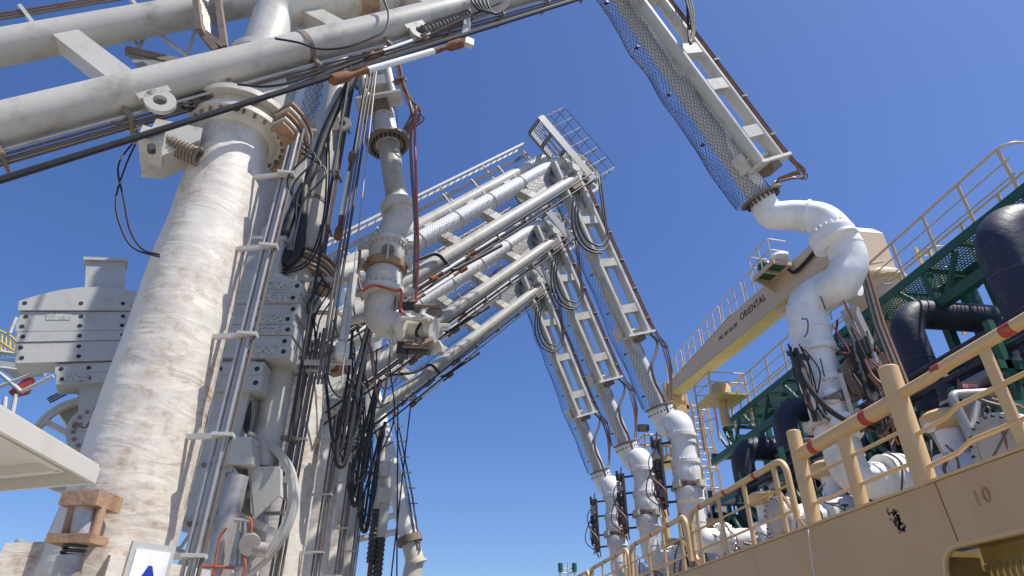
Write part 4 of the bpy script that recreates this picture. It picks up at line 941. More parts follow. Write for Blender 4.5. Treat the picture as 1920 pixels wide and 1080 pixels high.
build('plate_seam', tube([V((XS - .001, 40, 1.13)), V((XS - .001, 6.4, 1.12))], .005, 5), 'tan', hull)
mk = [atX(1822, 952, XS), atX(1840, 918, XS)]
outline('draught_number', '10', .19, V((XS, 5.62, 1.345)), -YA, ZA, 'rusty_tan', hull, .005)
rr = random.Random(4)
for k in range(34):
    p = atX(1668 + rr.uniform(-9, 11) + k * .75, 958 + k * 1.2 + rr.uniform(-4, 4), XS - .003)
    q = [p + V((0, rr.uniform(.3, 1) * .035 * math.cos(a), rr.uniform(.3, 1) * .028 * math.sin(a))) for a in [i * math.pi / 4 for i in range(8)]]
    build('scuff_mark', MB().prism(q, V((.002, 0, 0))), 'ink' if k % 3 else 'plate', hull)
build('messenger_line', tube(smooth([V((XS - .1, 8.35, ZT - .05)), V((XS - .25, 8.2, 1.0)), V((XS - .6, 7.6, -.6))], 6), .008, 6), 'white', hull)

G_R = 'deck edge railings of the ship'
# heavy rail round the manifold
hr = empty('heavy_railing', (XS, 7, ZT), 'thick tan pipe railing with red bands and two tall round posts, nearest on the ship', 'railing', G_R)
xr = XS + .09
for y_, zt_, r_ in ((6.25, 3.06, .115), (8.47, 3.02, .10)):
    build('tall_post', MB().tube([V((xr, y_, ZT)), V((xr, y_, zt_ - .015)), V((xr, y_, zt_))], [r_, r_, r_ - .015], 22), 'tan', hr)
build('round_post', tube([V((xr, 7.38, ZT)), V((xr, 7.38, 2.6))], .085, 18), 'tan', hr)
build('top_rail', tube([V((xr, 8.4, 2.66)), V((xr, 6.3, 2.66))], .095, 22), 'tan', hr)
build('top_rail', tube(rounded([V((xr, 6.25, 2.70)), V((xr, 5.7, 2.70)), V((xr, 5.4, 2.73)), V((xr, -2, 2.73))], .3, 4), .062, 18), 'tan', hr)
for y_ in (6.83, 8.02, 5.55, 4.62): build('red_band', MB().ring(V((xr, y_, 2.66 if y_ > 6.2 else (2.705 if y_ > 5.6 else 2.728))), YA, .0975 if y_ > 6.2 else .0645, .05, .13, 24), 'red', hr)
for y_ in (4.95, 3.6, 2.2):
    build('flat_post', MB().box((xr, y_, (ZT + 2.68) / 2), (YA, XA, ZA), (.12, .03, 2.68 - ZT)), 'tan', hr)
for z_ in (1.98, 2.34):
    build('mid_rail', tube([V((xr, 8.4, z_ - .02)), V((xr, 6.3, z_ - .02))], .022, 10), 'tan', hr)
    build('mid_rail', tube(rounded([V((xr, 6.3, z_ - .13)), V((xr, 5.7, z_ - .1)), V((xr, 5.5, z_ - .04)), V((xr, -2, z_ - .04))], .3, 3), .024, 10), 'tan', hr)
# lighter hooped sections receding along the deck edge
secs = [(8.85, 12.7), (12.95, 16.85), (17.1, 21.2), (21.45, 25.6), (25.85, 30.0), (30.25, 34.4), (34.7, 39.0)]
names = ('nearest hooped tan railing section beside the tall round post', 'second hooped tan railing section from the tall round post', 'third hooped tan railing section from the tall round post', 'fourth hooped tan railing section from the tall round post', 'fifth hooped tan railing section from the tall round post', 'sixth hooped tan railing section from the tall round post', 'last hooped tan railing section near the bottom edge')
for k, ((ya, yb), lab) in enumerate(zip(secs, names)):
    s_ = empty('railing_section', (XS, ya, ZT), lab, 'railing', G_R); x_ = XS + .08
    build('hoop_rail', tube(rounded([V((x_, ya, 1.85)), V((x_, ya, 2.72)), V((x_, yb, 2.72)), V((x_, yb, 1.85)), V((x_, yb - .2, 1.78))], .22, 6), .05, 14), 'tan', s_)
    n_ = 4
    for i in range(n_):
        y_ = ya + .35 + (yb - ya - .7) * i / (n_ - 1)
        build('flat_post', MB().box((x_, y_, (ZT + 2.68) / 2), (YA, XA, ZA), (.11, .03, 2.68 - ZT)), 'tan', s_)
    for z_ in (1.98, 2.34): build('mid_rail', tube([V((x_, ya + .02, z_)), V((x_, yb - .02, z_))], .02, 8), 'tan', s_)
    build('brace', MB().beam(V((x_ + .02, ya + .35, 2.3)), V((x_ + .5, ya + .35, ZT - .2)), .06, .03), 'tan', s_)
    for f_ in (.25, .55, .85): build('red_band', MB().ring(V((x_, ya + (yb - ya) * f_, 2.72)), YA, .0525, .03, .1, 16), 'red', s_)

# manifold pipes on the deck, one for each berth position
def manifold(y, z, lab, blank=False, seed=1):
    m = empty('manifold_pipe', (9.6, y, ZT - .28), lab, 'pipe', 'manifold pipes on the ship deck'); rr = random.Random(seed)
    x0 = 8.4 if not blank else 8.2
    fl = build('presentation_flange', MB().ring(V((x0, y, z)), XA, .50, .2, .1, 36).ring(V((x0 + .14, y, z)), XA, .50, .2, .08, 36), 'white', m)
    build('bolt_ring', MB().bolts(V((x0 + .07, y, z)), XA, .44, 20, .03, .34), 'bright', fl)
    build('pipe_run', MB().tube([V((x0 + .1, y, z)), V((x0 + .5, y, z)), V((x0 + .55, y, z)), V((13.2, y, z))], [.34, .34, .36, .36], 28), 'frost', m)
    vb = x0 + 1.5
    v = build('valve_body', MB().tube([V((vb - .5, y, z)), V((vb - .45, y, z)), V((vb - .2, y, z)), V((vb + .2, y, z)), V((vb + .45, y, z)), V((vb + .5, y, z))], [.36, .52, .6, .6, .52, .36], 28).tube([V((vb, y, z + .4)), V((vb, y, z + 1.0))], .24, 20), 'frost', m)
    build('actuator', MB().tube([V((vb, y, z + 1.0)), V((vb, y, z + 1.08)), V((vb, y, z + 1.3)), V((vb, y, z + 1.38))], [.3, .42, .42, .3], 24).box((vb + .1, y - .3, z + 1.2), (XA, YA, ZA), (.4, .5, .24)), 'tan', v)
    build('saddle', MB().box((x0 + .8, y, (z - .3 + ZT - .3) / 2), (XA, YA, ZA), (.3, .7, z - .3 - ZT + .3)), 'green', m)
    for k in range(7):
        p = V((x0 + rr.uniform(.0, 2.2), y + rr.uniform(-.9, -.3), z + rr.uniform(-.5, .3))); q = p + V((rr.uniform(-.3, .8), rr.uniform(-.3, .3), rr.uniform(-.5, .6)))
        build('small_bore_pipe', tube(rounded([p, V((q.x, p.y, p.z)), V((q.x, p.y, q.z)), q], .08, 3), .028, 8), rr.choice(('bright', 'bright', 'white')), m)
    for k in range(5):
        p = V((x0 + rr.uniform(-.1, 2.0), y + rr.uniform(-.8, -.2), z + rr.uniform(-.6, .1)))
        build('drain_valve', MB().ball(p, .09, 10).cyl(p + ZA * .12, ZA, .04, .2, 8).ring(p + ZA * .2, ZA, .09, .06, .02, 12), rr.choice(('bright', 'dark', 'white')), m)
    for k in range(6):
        a = V((x0 + rr.uniform(-.6, 1.6), y + rr.uniform(-.7, .1), z + rr.uniform(.2, .7))); e = a + V((rr.uniform(-.5, .5), rr.uniform(-.2, .2), -rr.uniform(.8, 1.2)))
        build('loose_hose', tube(smooth([a, a.lerp(e, .4) + V((rr.uniform(-.3, .3), -.2, .1)), e], 6), .02, 6), rr.choice(('black', 'copper', 'hose')), m)
    if blank:
        d = build('blind_disc', MB().tube([V((x0 - .16, y, z)), V((x0 - .14, y, z)), V((x0 - .06, y, z))], [.46, .5, .5], 40).ring(V((x0 - .17, y, z)), XA, .36, .345, .01, 36), 'steel', m)
        build('bolt_ring', MB().bolts(V((x0 - .15, y, z)), XA, .45, 20, .022, .08), 'dark', d)
        build('disc_handle', MB().ring(V((x0 - .1, y, z + .56)), XA, .07, .05, .03, 16), 'dark', d)
    return m
manifold(Y1, 2.95, 'white lagged manifold pipe under the nearest white coupler, behind the heavy railing', seed=1)
manifold(14.4, 3.0, 'white manifold pipe between the nearest coupler and the far three couplers', True, seed=2)
manifold(Y3, 3.15, 'white manifold pipe at the nearest of the three far couplers', seed=3)
manifold(Y3 + GAP, 3.15, 'white manifold pipe at the middle of the three far couplers', seed=4)
manifold(Y3 + 2 * GAP, 3.15, 'white manifold pipe at the farthest of the three far couplers', seed=5)
bm = manifold(7.95, 2.72, 'blanked manifold pipe with round grey disc at the right edge', True, seed=6)
# bent stainless guard pipe and sign beside it
gp = empty('guard_hoop', (9.3, 9.4, ZT), 'bent stainless pipe hoop standing behind the heavy railing at right', 'pipe')
GY = 8.8
build('hoop_tube', tube(rounded([atY(1830, 838, GY), atY(1782, 740, GY), atY(1880, 735, GY)], .12, 5), .075, 14), 'bright', gp)
build('hoop_leg', tube([atY(1832, 755, GY), atY(1820, 838, GY)], .06, 12), 'bright', gp)
sgn = empty('red_sign', tuple(atY(1818, 724, 9.6)), 'small red plate lettered CLOSE above the stainless hoop', 'sign')
build('sign_plate', MB().box(atY(1818, 724, 9.6), (V((.985, -.17, 0)), V((.17, .985, 0)), ZA), (.26, .02, .11)), 'red', sgn)
text('sign_lettering', 'CLOSE', .09, atY(1818, 724, 9.6) + V((-.137, .0, -.032)), V((.985, -.17, 0)), ZA, 'sign', sgn, .003)
gb_ = empty('green_valve_box', tuple(atY(1910, 800, 7.6)), 'dark green gearbox lettered L.F.OO at the right edge', 'gearbox')
build('box_body', MB().box(atY(1925, 790, 7.9), (V((.985, -.17, 0)), V((.17, .985, 0)), ZA), (.5, .4, .5)), 'green', gb_)
build('box_label', MB().box(atY(1914, 808, 7.66), (V((.985, -.17, 0)), V((.17, .985, 0)), ZA), (.3, .01, .09)), 'dark', gb_)
text('label_lettering', 'L.F.OO', .085, atY(1893, 812, 7.64), V((.985, -.17, 0)), ZA, 'sign', gb_, .003)
wg = empty('wheel_gauge', tuple(atY(1743, 802, 9.2)), 'small round white gauge on a thin stalk behind the heavy railing', 'gauge')
build('gauge_face', MB().cyl(atY(1743, 802, 9.2), V((-.5, -.8, 0)), .085, .05, 20), 'white', wg)
build('gauge_stalk', tube([atY(1747, 812, 9.2), atY(1775, 865, 9.4)], .02, 8), 'bright', wg)

# ---- green walkway with railings above the manifold
GX, GZ = 13.0, 9.45
wk = empty('green_walkway', (GX, 17, ZT), 'dark green raised walkway with grating floor and tan railings at right', 'walkway')
y0g, y1g, wid = 6.5, 26.0, 1.35
for x_ in (GX, GX + wid):
    build('edge_girder', MB().box((x_, (y0g + y1g) / 2, GZ - .08), (XA, YA, ZA), (.06, y1g - y0g, .24)), 'green', wk)
yy = y0g
while yy <= y1g + .01:
    build('cross_beam', MB().box((GX + wid / 2, yy, GZ - .10), (XA, YA, ZA), (wid - .06, .08, .16)), 'green', wk); yy += 1.3
gb = MB()
for k in range(int((y1g - y0g) / .11)): gb.box((GX + wid / 2, y0g + .05 + k * .11, GZ + .015), (XA, YA, ZA), (wid - .06, .025, .03))
for k in range(12): gb.box((GX + .08 + k * (wid - .16) / 11, (y0g + y1g) / 2, GZ + .0155), (XA, YA, ZA), (.02, y1g - y0g, .024))
tag(build('grating', gb, 'green', wk), kind='stuff')
for x_, ya in ((GX + .02, 9.45), (GX + wid - .02, 7.0)):
    build('top_rail', tube(rounded([V((x_ + (1.2 if x_ < GX + .5 else 0), ya - .05, GZ + 1.27)), V((x_, ya, GZ + 1.27)), V((x_, y1g - .05, GZ + 1.27)), V((x_, y1g - .05, GZ))], .35, 6), .036, 10), 'tanpale', wk)
    for z_ in (.42, .84): build('mid_rail', tube([V((x_, ya + .1, GZ + z_)), V((x_, y1g - .05, GZ + z_))], .02, 8), 'tanpale', wk)
    yy = ya + .25
    while yy < y1g:
        build('rail_post', MB().box((x_, yy, GZ + .62), (YA, XA, ZA), (.09, .025, 1.24)), 'tanpale', wk); yy += 1.32
# supports: posts, knees, longitudinal pipe racks
for k, yy in enumerate((9.6, 13.0, 16.4, 19.8, 23.2, 25.8)):
    build('support_post', MB().beam(V((GX + .1, yy, ZT - .3)), V((GX + .1, yy, GZ - .2)), .2, .2), 'green', wk)
    build('support_post', MB().beam(V((GX + wid + .6, yy, ZT - .3)), V((GX + wid + .6, yy, GZ - .2)), .2, .2), 'green', wk)
    build('knee_brace', MB().beam(V((GX + .1, yy, GZ - 1.5)), V((GX + .1, yy + 1.1, GZ - .2)), .1, .12), 'green', wk)
    build('knee_brace', MB().beam(V((GX + .1, yy, GZ - 1.5)), V((GX + .1, yy - 1.1, GZ - .2)), .1, .12), 'green', wk)
    build('tie_beam', MB().beam(V((GX - .9, yy, GZ - 1.55)), V((GX + wid + 1.6, yy, GZ - 1.55)), .16, .22), 'green', wk)
    build('tie_beam', MB().beam(V((GX - 1.2, yy, GZ - 3.4)), V((GX + wid + 1.6, yy, GZ - 3.4)), .16, .22), 'green', wk)
for x_, z_ in ((GX - .8, GZ - 1.75), (GX + .4, GZ - 3.6), (GX - 1.1, GZ - 3.6), (GX - .2, GZ - 5.4)): build('longitudinal_beam', MB().box((x_, 17.5, z_), (XA, YA, ZA), (.2, 17, .26)), 'green', wk)
build('end_bracket', MB().beam(V((GX - .1, 25.9, GZ - .2)), V((GX - .1, 25.3, GZ - 1.5)), .1, .1).box((GX, 25.3, GZ - 1.6), (XA, YA, ZA), (.4, .5, .16)), 'green', wk)

# insulated navy vapour and liquid lines
def navy(name, x, y, ztop, r, lab, run=2.4, cat='pipe', zb=ZT - .2):
    p = empty(name, (x, y, zb), lab, cat, 'dark lagged pipes below the walkway')
    build('pipe_lagging', MB().tube(rounded([V((x, y, zb)), V((x, y, ztop)), V((x + run, y, ztop))], r * 1.7, 9), r, 30), 'navy', p)
    for z_ in (ztop - 1.3, ztop - 2.9):
        build('lagging_band', MB().ring(V((x, y, z_)), ZA, r + .008, r - .02, .04, 30), 'dark', p)
    build('pipe_shoe', MB().box((x, y, zb + .9), (XA, YA, ZA), (r * 3, r * 2.6, .16)), 'green', p)
    return p
navy('lagged_pipe', 11.3, 9.25, 8.0, .47, 'thickest dark navy lagged pipe bending over at the right edge')
navy('lagged_pipe', 11.3, 12.35, 7.55, .36, 'dark navy lagged pipe with elbow, directly right of the nearest white coupler')
navy('lagged_pipe', 11.2, 18.3, 7.25, .38, 'dark navy lagged elbow pipe left of the nearest white coupler')
navy('lagged_pipe', 11.2, 21.5, 6.95, .40, 'farthest dark navy lagged elbow pipe under the end of the walkway')
navy('lagged_pipe', 12.3, 15.2, 6.4, .30, 'thin dark lagged pipe between the two middle elbow pipes')
for k, (px, py, yy, lab) in enumerate(((1865, 655, 10.2, 'short dark capped pipe with green collar near the right edge'), (1898, 670, 10.4, 'short dark capped pipe at the right edge beside another'), (1770, 705, 11.0, 'short dark capped pipe right of the navy pipe'), (1812, 690, 11.6, 'short dark bent pipe behind the stainless hoop'))):
    t_ = atY(px, py, yy); p = empty('capped_pipe', (t_.x, yy, ZT - .2), lab, 'pipe', 'dark lagged pipes below the walkway')
    build('pipe_lagging', MB().tube([V((t_.x, yy, ZT - .2)), V((t_.x, yy, t_.z - .5)), V((t_.x, yy, t_.z - .1)), V((t_.x, yy, t_.z))], [.24, .24, .24, .12], 22), 'navy', p)
    build('collar', MB().ring(V((t_.x, yy, t_.z - 1.1)), ZA, .34, .2, .3, 24), 'green', p); build('cap_clamp', MB().ring(V((t_.x, yy, t_.z - .6)), ZA, .27, .2, .06, 20), 'bright', p)
for k, (x_, y_, h, r_, lab) in enumerate(((13.6, 11.2, 8.3, .26, 'green vent pipe standing under the right part of the walkway'), (13.7, 12.6, 8.7, .22, 'taller green vent pipe behind the navy elbow'), (13.9, 9.6, 7.9, .3, 'thick green upright pipe near the right edge'))):
    p = empty('green_pipe', (x_, y_, ZT - .2), lab, 'pipe', 'green upright pipes'); build('pipe_tube', tube([V((x_, y_, ZT - .2)), V((x_, y_, h))], r_, 20), 'green', p); build('pipe_flange', MB().ring(V((x_, y_, h - .05)), ZA, r_ + .12, r_ - .05, .08, 24), 'green', p)
hb_ = empty('lagged_header', (12.4, 12, 5.9), 'dark lagged header pipe running along the ship below the walkway', 'pipe')
build('header_run', tube([V((12.4, 7.5, 6.1)), V((12.4, 26, 6.1))], .24, 22), 'navy', hb_)
build('header_sleeve', tube([V((12.4, 10.5, 6.1)), V((12.4, 11.0, 6.1))], .25, 22), 'white', hb_)

# deckhouse side far behind the pipes closes the view under the walkway
dh = empty('deckhouse', (17.5, 18, ZT), 'dark green deckhouse wall behind the piping', 'deckhouse')
build('trunk_wall', MB().box((17.6, 18, 4.0), (XA, YA, ZA), (.2, 22, 5)), 'green', dh)
for k in range(12): build('stiffener', MB().box((17.42, 8 + k * 1.8, 4.0), (XA, YA, ZA), (.16, .12, 5)), 'green', dh)

# crowded pipe rack between the manifold and the walkway
rk_ = empty('pipe_rack', (10.6, 15, ZT), 'low green pipe rack crowded with small steel and dark pipes behind the railings', 'pipe rack')
rr = random.Random(31)
for k in range(15):
    yy = 6.6 + k * 1.32
    for x_ in (10.2, 12.6): build('rack_post', MB().beam(V((x_, yy, ZT - .3)), V((x_, yy, 5.6 - .8 * (k % 2))), .13, .13), 'green', rk_)
    build('rack_beam', MB().beam(V((10.0, yy, 4.7 - .5 * (k % 2))), V((12.9, yy, 4.7 - .5 * (k % 2))), .13, .17), 'green', rk_)
    build('rack_beam', MB().beam(V((10.0, yy, 3.3)), V((12.9, yy, 3.3)), .12, .15), 'green', rk_)
    build('rack_brace', MB().beam(V((10.2, yy, 3.2)), V((10.2, yy + 1.3, 4.5)), .08, .1), 'green', rk_)
for k in range(16):
    x_ = 10.1 + 2.6 * rr.random(); z_ = rr.choice((3.5, 3.55, 4.95, 5.0, 2.6, 5.7)) + rr.uniform(0, .25); r_ = rr.choice((.05, .07, .1, .14, .19))
    build('rack_pipe', tube([V((x_, 6.2 + rr.uniform(0, 5), z_)), V((x_, rr.uniform(17, 26), z_))], r_, 12), rr.choice(('navy', 'navy', 'dark', 'green', 'bright')), rk_)
for k in range(60):
    x_ = rr.uniform(9.4, 12.2); yy = rr.uniform(6.5, 25); z0 = rr.uniform(2.0, 3.4); z1 = z0 + rr.uniform(.8, 2.8)
    build('riser_pipe', tube(rounded([V((x_, yy, z0)), V((x_, yy, z1)), V((x_ + rr.uniform(.4, 1.2), yy, z1)), V((x_ + 1.2, yy + rr.uniform(-.6, .6), z1 - rr.uniform(0, .8)))], .12, 3), rr.choice((.03, .045, .06, .09, .15)), 9), rr.choice(('navy', 'dark', 'bright', 'green', 'navy', 'hose')), rk_)
for k in range(36):
    p = V((rr.uniform(9.2, 11.2), rr.uniform(6.8, 24), rr.uniform(2.2, 3.6)))
    b = MB().ball(p, rr.uniform(.08, .17), 10).cyl(p + ZA * .2, ZA, .04, .34, 8).ring(p + ZA * .36, ZA, .15, .11, .03, 14); build('small_valve', b, rr.choice(('bright', 'dark', 'green', 'white', 'tan')), rk_)
for k in range(30):
    a = V((rr.uniform(8.6, 10.4), rr.uniform(7, 22), rr.uniform(2.6, 4.2))); e = a + V((rr.uniform(-.7, .7), rr.uniform(-.7, .7), -rr.uniform(.6, 1.6)))
    build('loose_hose', tube(smooth([a, a.lerp(e, .4) + V((rr.uniform(-.3, .3), rr.uniform(-.3, .3), .15)), e], 6), rr.choice((.02, .03, .04)), 6), rr.choice(('black', 'black', 'hose', 'copper')), rk_)

# ---- small lookout platform at the far end of the walkway
lk = empty('lookout_platform', (GX - .3, 24.4, GZ), 'small tan railed platform with domed drum at the far end of the green walkway', 'platform')
lx, ly, lz = GX - .6, 24.6, 10.0
build('floor_plate', MB().box((lx, ly, lz), (XA, YA, ZA), (1.7, 1.7, .08)), 'yellow', lk)
for dx, dy in ((-.8, -.8), (.8, -.8), (.8, .8), (-.8, .8)): build('leg', tube([V((lx + dx, ly + dy, lz - 2)), V((lx + dx, ly + dy, lz + .95))], .05, 8), 'tanpale', lk)
for z_ in (.5, .95): build('guard_rail', tube([V((lx + a, ly + c_, lz + z_)) for a, c_ in ((-.8, -.8), (.8, -.8), (.8, .8), (-.8, .8), (-.8, -.8))], .03, 8), 'tanpale', lk)
for z_ in (-.5, -1.1): build('guard_rail', tube(rounded([V((lx - .8, ly - .8, lz + z_)), V((lx - 1.1, ly - .2, lz + z_)), V((lx - .8, ly + .8, lz + z_))], .2, 4), .03, 8), 'tanpale', lk)
build('drum', MB().tube([V((lx, ly, lz)), V((lx, ly, lz + .55)), V((lx, ly, lz + .72)), V((lx, ly, lz + .78))], [.42, .45, .35, .1], 20), 'tan', lk)
build('pedestal', tube([V((lx, ly, lz - 1.1)), V((lx, ly, lz))], .2, 16), 'tan', lk)

# ---- deck crane
cr = empty('deck_crane', (17.5, 19.5, ZT), 'cream deck crane with long lettered jib lying fore and aft above the ship', 'crane')
ZB = 12.0
tipB, rootB = atZ(1254, 741, ZB), atZ(1535, 512, ZB)
ax = (rootB - tipB); ax.z = 0; Lb = ax.length; ax.normalize(); side = V((-ax.y, ax.x, 0)); side = side if side.x > 0 else -side
wB, hT, hR, FR = .62, .5, 1.22, .55
def J(s, w, h): return tipB + ax * s + side * w + ZA * h
def sJ(px, py):          # length along the jib and height on its near web
    R = ray(px, py); p = R * (tipB.dot(side) / R.dot(side)); return (p - tipB).dot(ax), p.z - ZB
SE = sJ(1586, 476)[0]
hh = lambda s: hT + (hR - hT) * min(1, s / (Lb * FR))
for w in (0, wB - .04):
    build('jib_web', MB().prism([J(0, w, 0), J(SE, w, 0), J(SE, w, hR), J(Lb * FR, w, hR), J(0, w, hT)], side * .04), 'tanpale', cr)
build('jib_flange', MB().prism([J(-.02, -.05, -.03), J(SE, -.05, -.03), J(SE, wB + .05, -.03), J(-.02, wB + .05, -.03)], ZA * .03), 'yellow', cr)
build('jib_flange', MB().prism([J(0, -.05, hT), J(Lb * FR, -.05, hR), J(Lb * FR, wB + .05, hR), J(0, wB + .05, hT)], ZA * .03), 'tanpale', cr)
build('jib_head', MB().box(J(-.05, wB / 2, .2), (ax, side, ZA), (.3, 1.0, .9)).cyl(J(-.2, wB / 2, -.1), side, .35, .6, 18), 'tan', cr)
tx = Lb * .38
(sa, ha), (sb_, hb2) = sJ(1389, 602), sJ(1439, 564)
text('jib_lettering', 'ORiENTAL', .44, J(sa, -.012, ha), ax, ZA, 'ink', cr, .004, spacing=1.1, sx=(sb_ - sa) / 2.28)
(sa, ha), (sb_, hb2) = sJ(1349, 640), sJ(1388, 608)
text('load_lettering', 'SWL 10T 3.8-17M', .27, J(sa, -.012, ha), ax, ZA, 'ink', cr, .004, spacing=1.1, sx=(sb_ - sa) / 2.5)
n_s = 5; Ls = (Lb * .80) / n_s
for k in range(n_s):
    a0_ = .15 + k * Ls; a1_ = a0_ + Ls - .2; h0, h1 = hh(a0_) + .02, hh(a1_) + .02
    build('jib_rail', tube(rounded([J(a0_, -.02, h0), J(a0_, -.02, h0 + 1.0), J(a1_, -.02, h1 + 1.0), J(a1_, -.02, h1)], .15, 4), .028, 8), 'tanpale', cr)
    build('jib_rail', tube([J(a0_, -.02, h0 + .5), J(a1_, -.02, h1 + .5)], .018, 6), 'tanpale', cr)
    for f_ in (.33, .66): build('rail_post', tube([J(a0_ + (a1_ - a0_) * f_, -.02, h0 + (h1 - h0) * f_), J(a0_ + (a1_ - a0_) * f_, -.02, h0 + (h1 - h0) * f_ + 1.0)], .026, 6), 'tanpale', cr)
    build('rail_post', tube(rounded([J(a0_ + .9, -.02, h0 + .0), J(a0_ + .9, -.3, h0 + .28), J(a0_ + 1.5, -.3, h0 + .30)], .08, 3), .02, 6), 'tanpale', cr)
# winch basket on the jib
wb, we = sJ(1449, 528)[0], sJ(1488, 500)[0]; HB = hR - .12; BW = -.85; wm = (wb + we) / 2
build('basket_floor', MB().prism([J(wb, BW, HB), J(we, BW, HB), J(we, -.04, HB), J(wb, -.04, HB)], ZA * .04), 'green', cr)
for w in (BW, -.1): build('basket_frame', MB().beam(J(wb, w, HB - .04), J(we, w, HB - .04), .07, .16), 'tanpale', cr)
for s_ in (wb, wm, we): build('basket_frame', MB().beam(J(s_, BW, HB - .05), J(s_, -.04, HB - .05), .07, .14), 'tanpale', cr)
build('basket_gusset', MB().prism([J(wb, BW + .05, HB - .12), J(wb, -.04, HB - .12), J(wb, -.04, HB - .55)], ax * .04), 'tanpale', cr)
for z_ in (.5, 1.0): build('basket_rail', tube(rounded([J(wb, -.05, HB + z_), J(wb, BW, HB + z_), J(we, BW, HB + z_), J(we, -.05, HB + z_)], .15, 4), .026, 8), 'tanpale', cr)
for s_ in (wb, wm, we): build('rail_post', tube([J(s_, BW, HB), J(s_, BW, HB + 1.0)], .026, 6), 'tanpale', cr)
build('covered_winch', MB().ball(J(wb + .4, -.45, HB + .3), .36, 12, (1, .9, .85)), 'green', cr)
build('covered_reel', MB().ball(J(wm + .5, -.4, HB + .25), .3, 12, (1.3, 1.3, .8)), 'white', cr)
for k in range(3): build('jib_hose', tube(smooth([J(we - .2, -.06 - .03 * k, HB - .15), J(we + .1, -.14, HB - .42 - .05 * k), J(we + .6, -.1, HB - .4 - .06 * k), J(SE - .4, -.08, HB - .12 - .07 * k)], 5), .032, 7), 'black', cr)
build('luffing_cylinder', tube([J(Lb * .80, wB * .5, -.2), J(SE, wB * .5, -.7)], .2, 16), 'tanpale', cr)
build('cylinder_lug', MB().box(J(Lb * .80, wB * .5, -.12), (ax, side, ZA), (.6, .5, .3)), 'tanpale', cr)
# slewing house and pedestal
hc = atZ(1616, 478, ZB + .4); hc.z = 0
hz = ZB - .75
b = MB().prism([hc + V((-.62, -.55, hz)), hc + V((.62, -.55, hz)), hc + V((.62, .55, hz)), hc + V((-.62, .55, hz))], ZA * 1.75)
b.prism([hc + V((-.62, -.55, hz + 1.75)), hc + V((.62, -.55, hz + 1.75)), hc + V((.38, -.42, hz + 2.0)), hc + V((-.38, -.42, hz + 2.0))], V((0, .98, 0))); build('slewing_house', b, 'tanpale', cr)
build('slew_ring', MB().tube([hc + ZA * hz, hc + ZA * (hz - .1), hc + ZA * (hz - .22), hc + ZA * (hz - .25)], [1.0, 1.05, 1.05, .8], 36), 'tanpale', cr)
build('pedestal', tube([hc + ZA * (ZT - .3), hc + ZA * (hz - .2)], .85, 36), 'tanpale', cr)
for z_ in (hz - .9, hz - .5, hz - .1): build('house_rail', tube([hc + V((-1.5 * math.cos(a), -1.5 * math.sin(a), z_)) for a in [k * .25 - .8 for k in range(9)]], .03, 8), 'tanpale', cr)
ld = build('cage_ladder', MB().beam(hc + V((1.1, -1.1, hz - 2.4)), hc + V((1.1, -1.1, hz + .8)), .06, .1).beam(hc + V((1.6, -1.1, hz - 2.4)), hc + V((1.6, -1.1, hz + .8)), .06, .1), 'yellow', cr)
for k in range(10): build('rung', tube([hc + V((1.1, -1.1, hz - 2.2 + k * .3)), hc + V((1.6, -1.1, hz - 2.2 + k * .3))], .025, 6), 'yellow', ld)
for k in range(3): build('cage_hoop', tube(smooth([hc + V((1.0, -1.1, hz - 1.2 + k * .8)), hc + V((.95, -1.6, hz - 1.2 + k * .8)), hc + V((1.35, -1.8, hz - 1.2 + k * .8)), hc + V((1.75, -1.6, hz - 1.2 + k * .8)), hc + V((1.7, -1.1, hz - 1.2 + k * .8))], 4), .025, 6), 'yellow', ld)

# ---- jib rest with caged ladder, behind the far couplers
jr = empty('jib_rest', (tipB.x + .4, tipB.y + .6, ZT), 'tan jib rest post with caged ladder behind the far couplers', 'support')
jx, jy = tipB.x + .45, tipB.y + .9
build('rest_post', tube([V((jx, jy, ZT - .3)), V((jx, jy, ZB - .6))], .42, 22), 'tan', jr)
build('rest_saddle', MB().box((jx, jy, ZB - .45), (XA, YA, ZA), (1.5, .8, .35)).box((jx - .7, jy, ZB - .1), (XA, YA, ZA), (.12, .8, .8)).box((jx + .7, jy, ZB - .1), (XA, YA, ZA), (.12, .8, .8)), 'tan', jr)
lb_ = V((jx + 1.0, jy - .7, 0))
for dx in (-.25, .25): build('ladder_rail', tube([lb_ + V((dx, 0, ZT)), lb_ + V((dx, 0, ZB - .2))], .05, 8), 'tan', jr)
for k in range(30): build('rung', tube([lb_ + V((-.25, 0, 2.6 + k * .31)), lb_ + V((.25, 0, 2.6 + k * .31))], .025, 6), 'tan', jr)
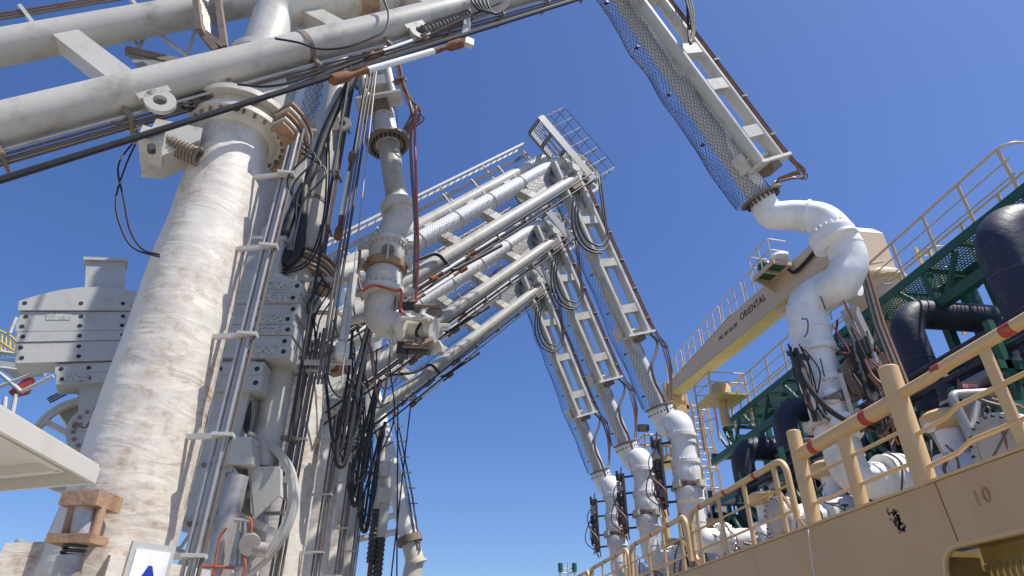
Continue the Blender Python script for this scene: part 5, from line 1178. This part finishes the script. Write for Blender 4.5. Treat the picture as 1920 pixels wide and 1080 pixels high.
for k in range(8):
    z_ = 4.4 + k * .95; build('cage_hoop', tube(smooth([lb_ + V((-.3, 0, z_)), lb_ + V((-.42, -.5, z_)), lb_ + V((0, -.85, z_)), lb_ + V((.42, -.5, z_)), lb_ + V((.3, 0, z_))], 4), .035, 6), 'tan', jr)
for a in (-.42, -.2, .2, .42): build('cage_bar', tube([lb_ + V((a, -.5 - .3 * (abs(a) < .3), 4.5)), lb_ + V((a, -.5 - .3 * (abs(a) < .3), ZB - .6))], .03, 6), 'tan', jr)
build('rest_brace', tube([V((jx, jy, 8.0)), V((jx + 2.6, jy - .4, ZT))], .18, 12), 'tan', jr)
build('work_platform', MB().box((jx - 1.3, jy - .5, ZB - 3.4), (XA, YA, ZA), (1.7, 1.7, .14)), 'yellow', jr)
build('platform_prop', tube([V((jx - 1.3, jy - .5, ZT)), V((jx - 1.3, jy - .5, ZB - 3.4))], .16, 12), 'tan', jr)
for z_ in (.55, 1.1): build('platform_rail', tube([V((jx - 1.3 + a, jy - .5 + c_, (ZB - 3.35) + z_)) for a, c_ in ((-.8, -.8), (.8, -.8), (.8, .8), (-.8, .8), (-.8, -.8))], .05, 6), 'tan', jr)
for a, c_ in ((-.8, -.8), (.8, -.8), (.8, .8), (-.8, .8), (0, -.8)): build('platform_post', tube([V((jx - 1.3 + a, jy - .5 + c_, (ZB - 3.35))), V((jx - 1.3 + a, jy - .5 + c_, ZB - 2.25))], .05, 6), 'tan', jr)
build('floodlight', MB().box((jx - 2.1, jy - 1.2, ZB - 1.9), (XA, YA, ZA), (.5, .3, .3)), 'dark', jr)

# ---- far mast lights low in the middle
fm = empty('signal_mast', tuple(atY(1065, 1090, 60)), 'tiny far signal mast with green lamps at the bottom edge', 'mast')
for x_ in (1050, 1065, 1078): build('mast_post', tube([atY(x_, 1100, 60), atY(x_, 1058 if x_ != 1065 else 1054, 60)], .08, 6), 'steel', fm)
for y_ in (1066, 1074): build('mast_rail', tube([atY(1048, y_, 60), atY(1080, y_, 60)], .06, 6), 'steel', fm)
for x_ in (1051, 1077): build('signal_lamp', MB().cyl(atY(x_, 1064, 59.8), ZA, .22, .7, 12), 'green', fm)
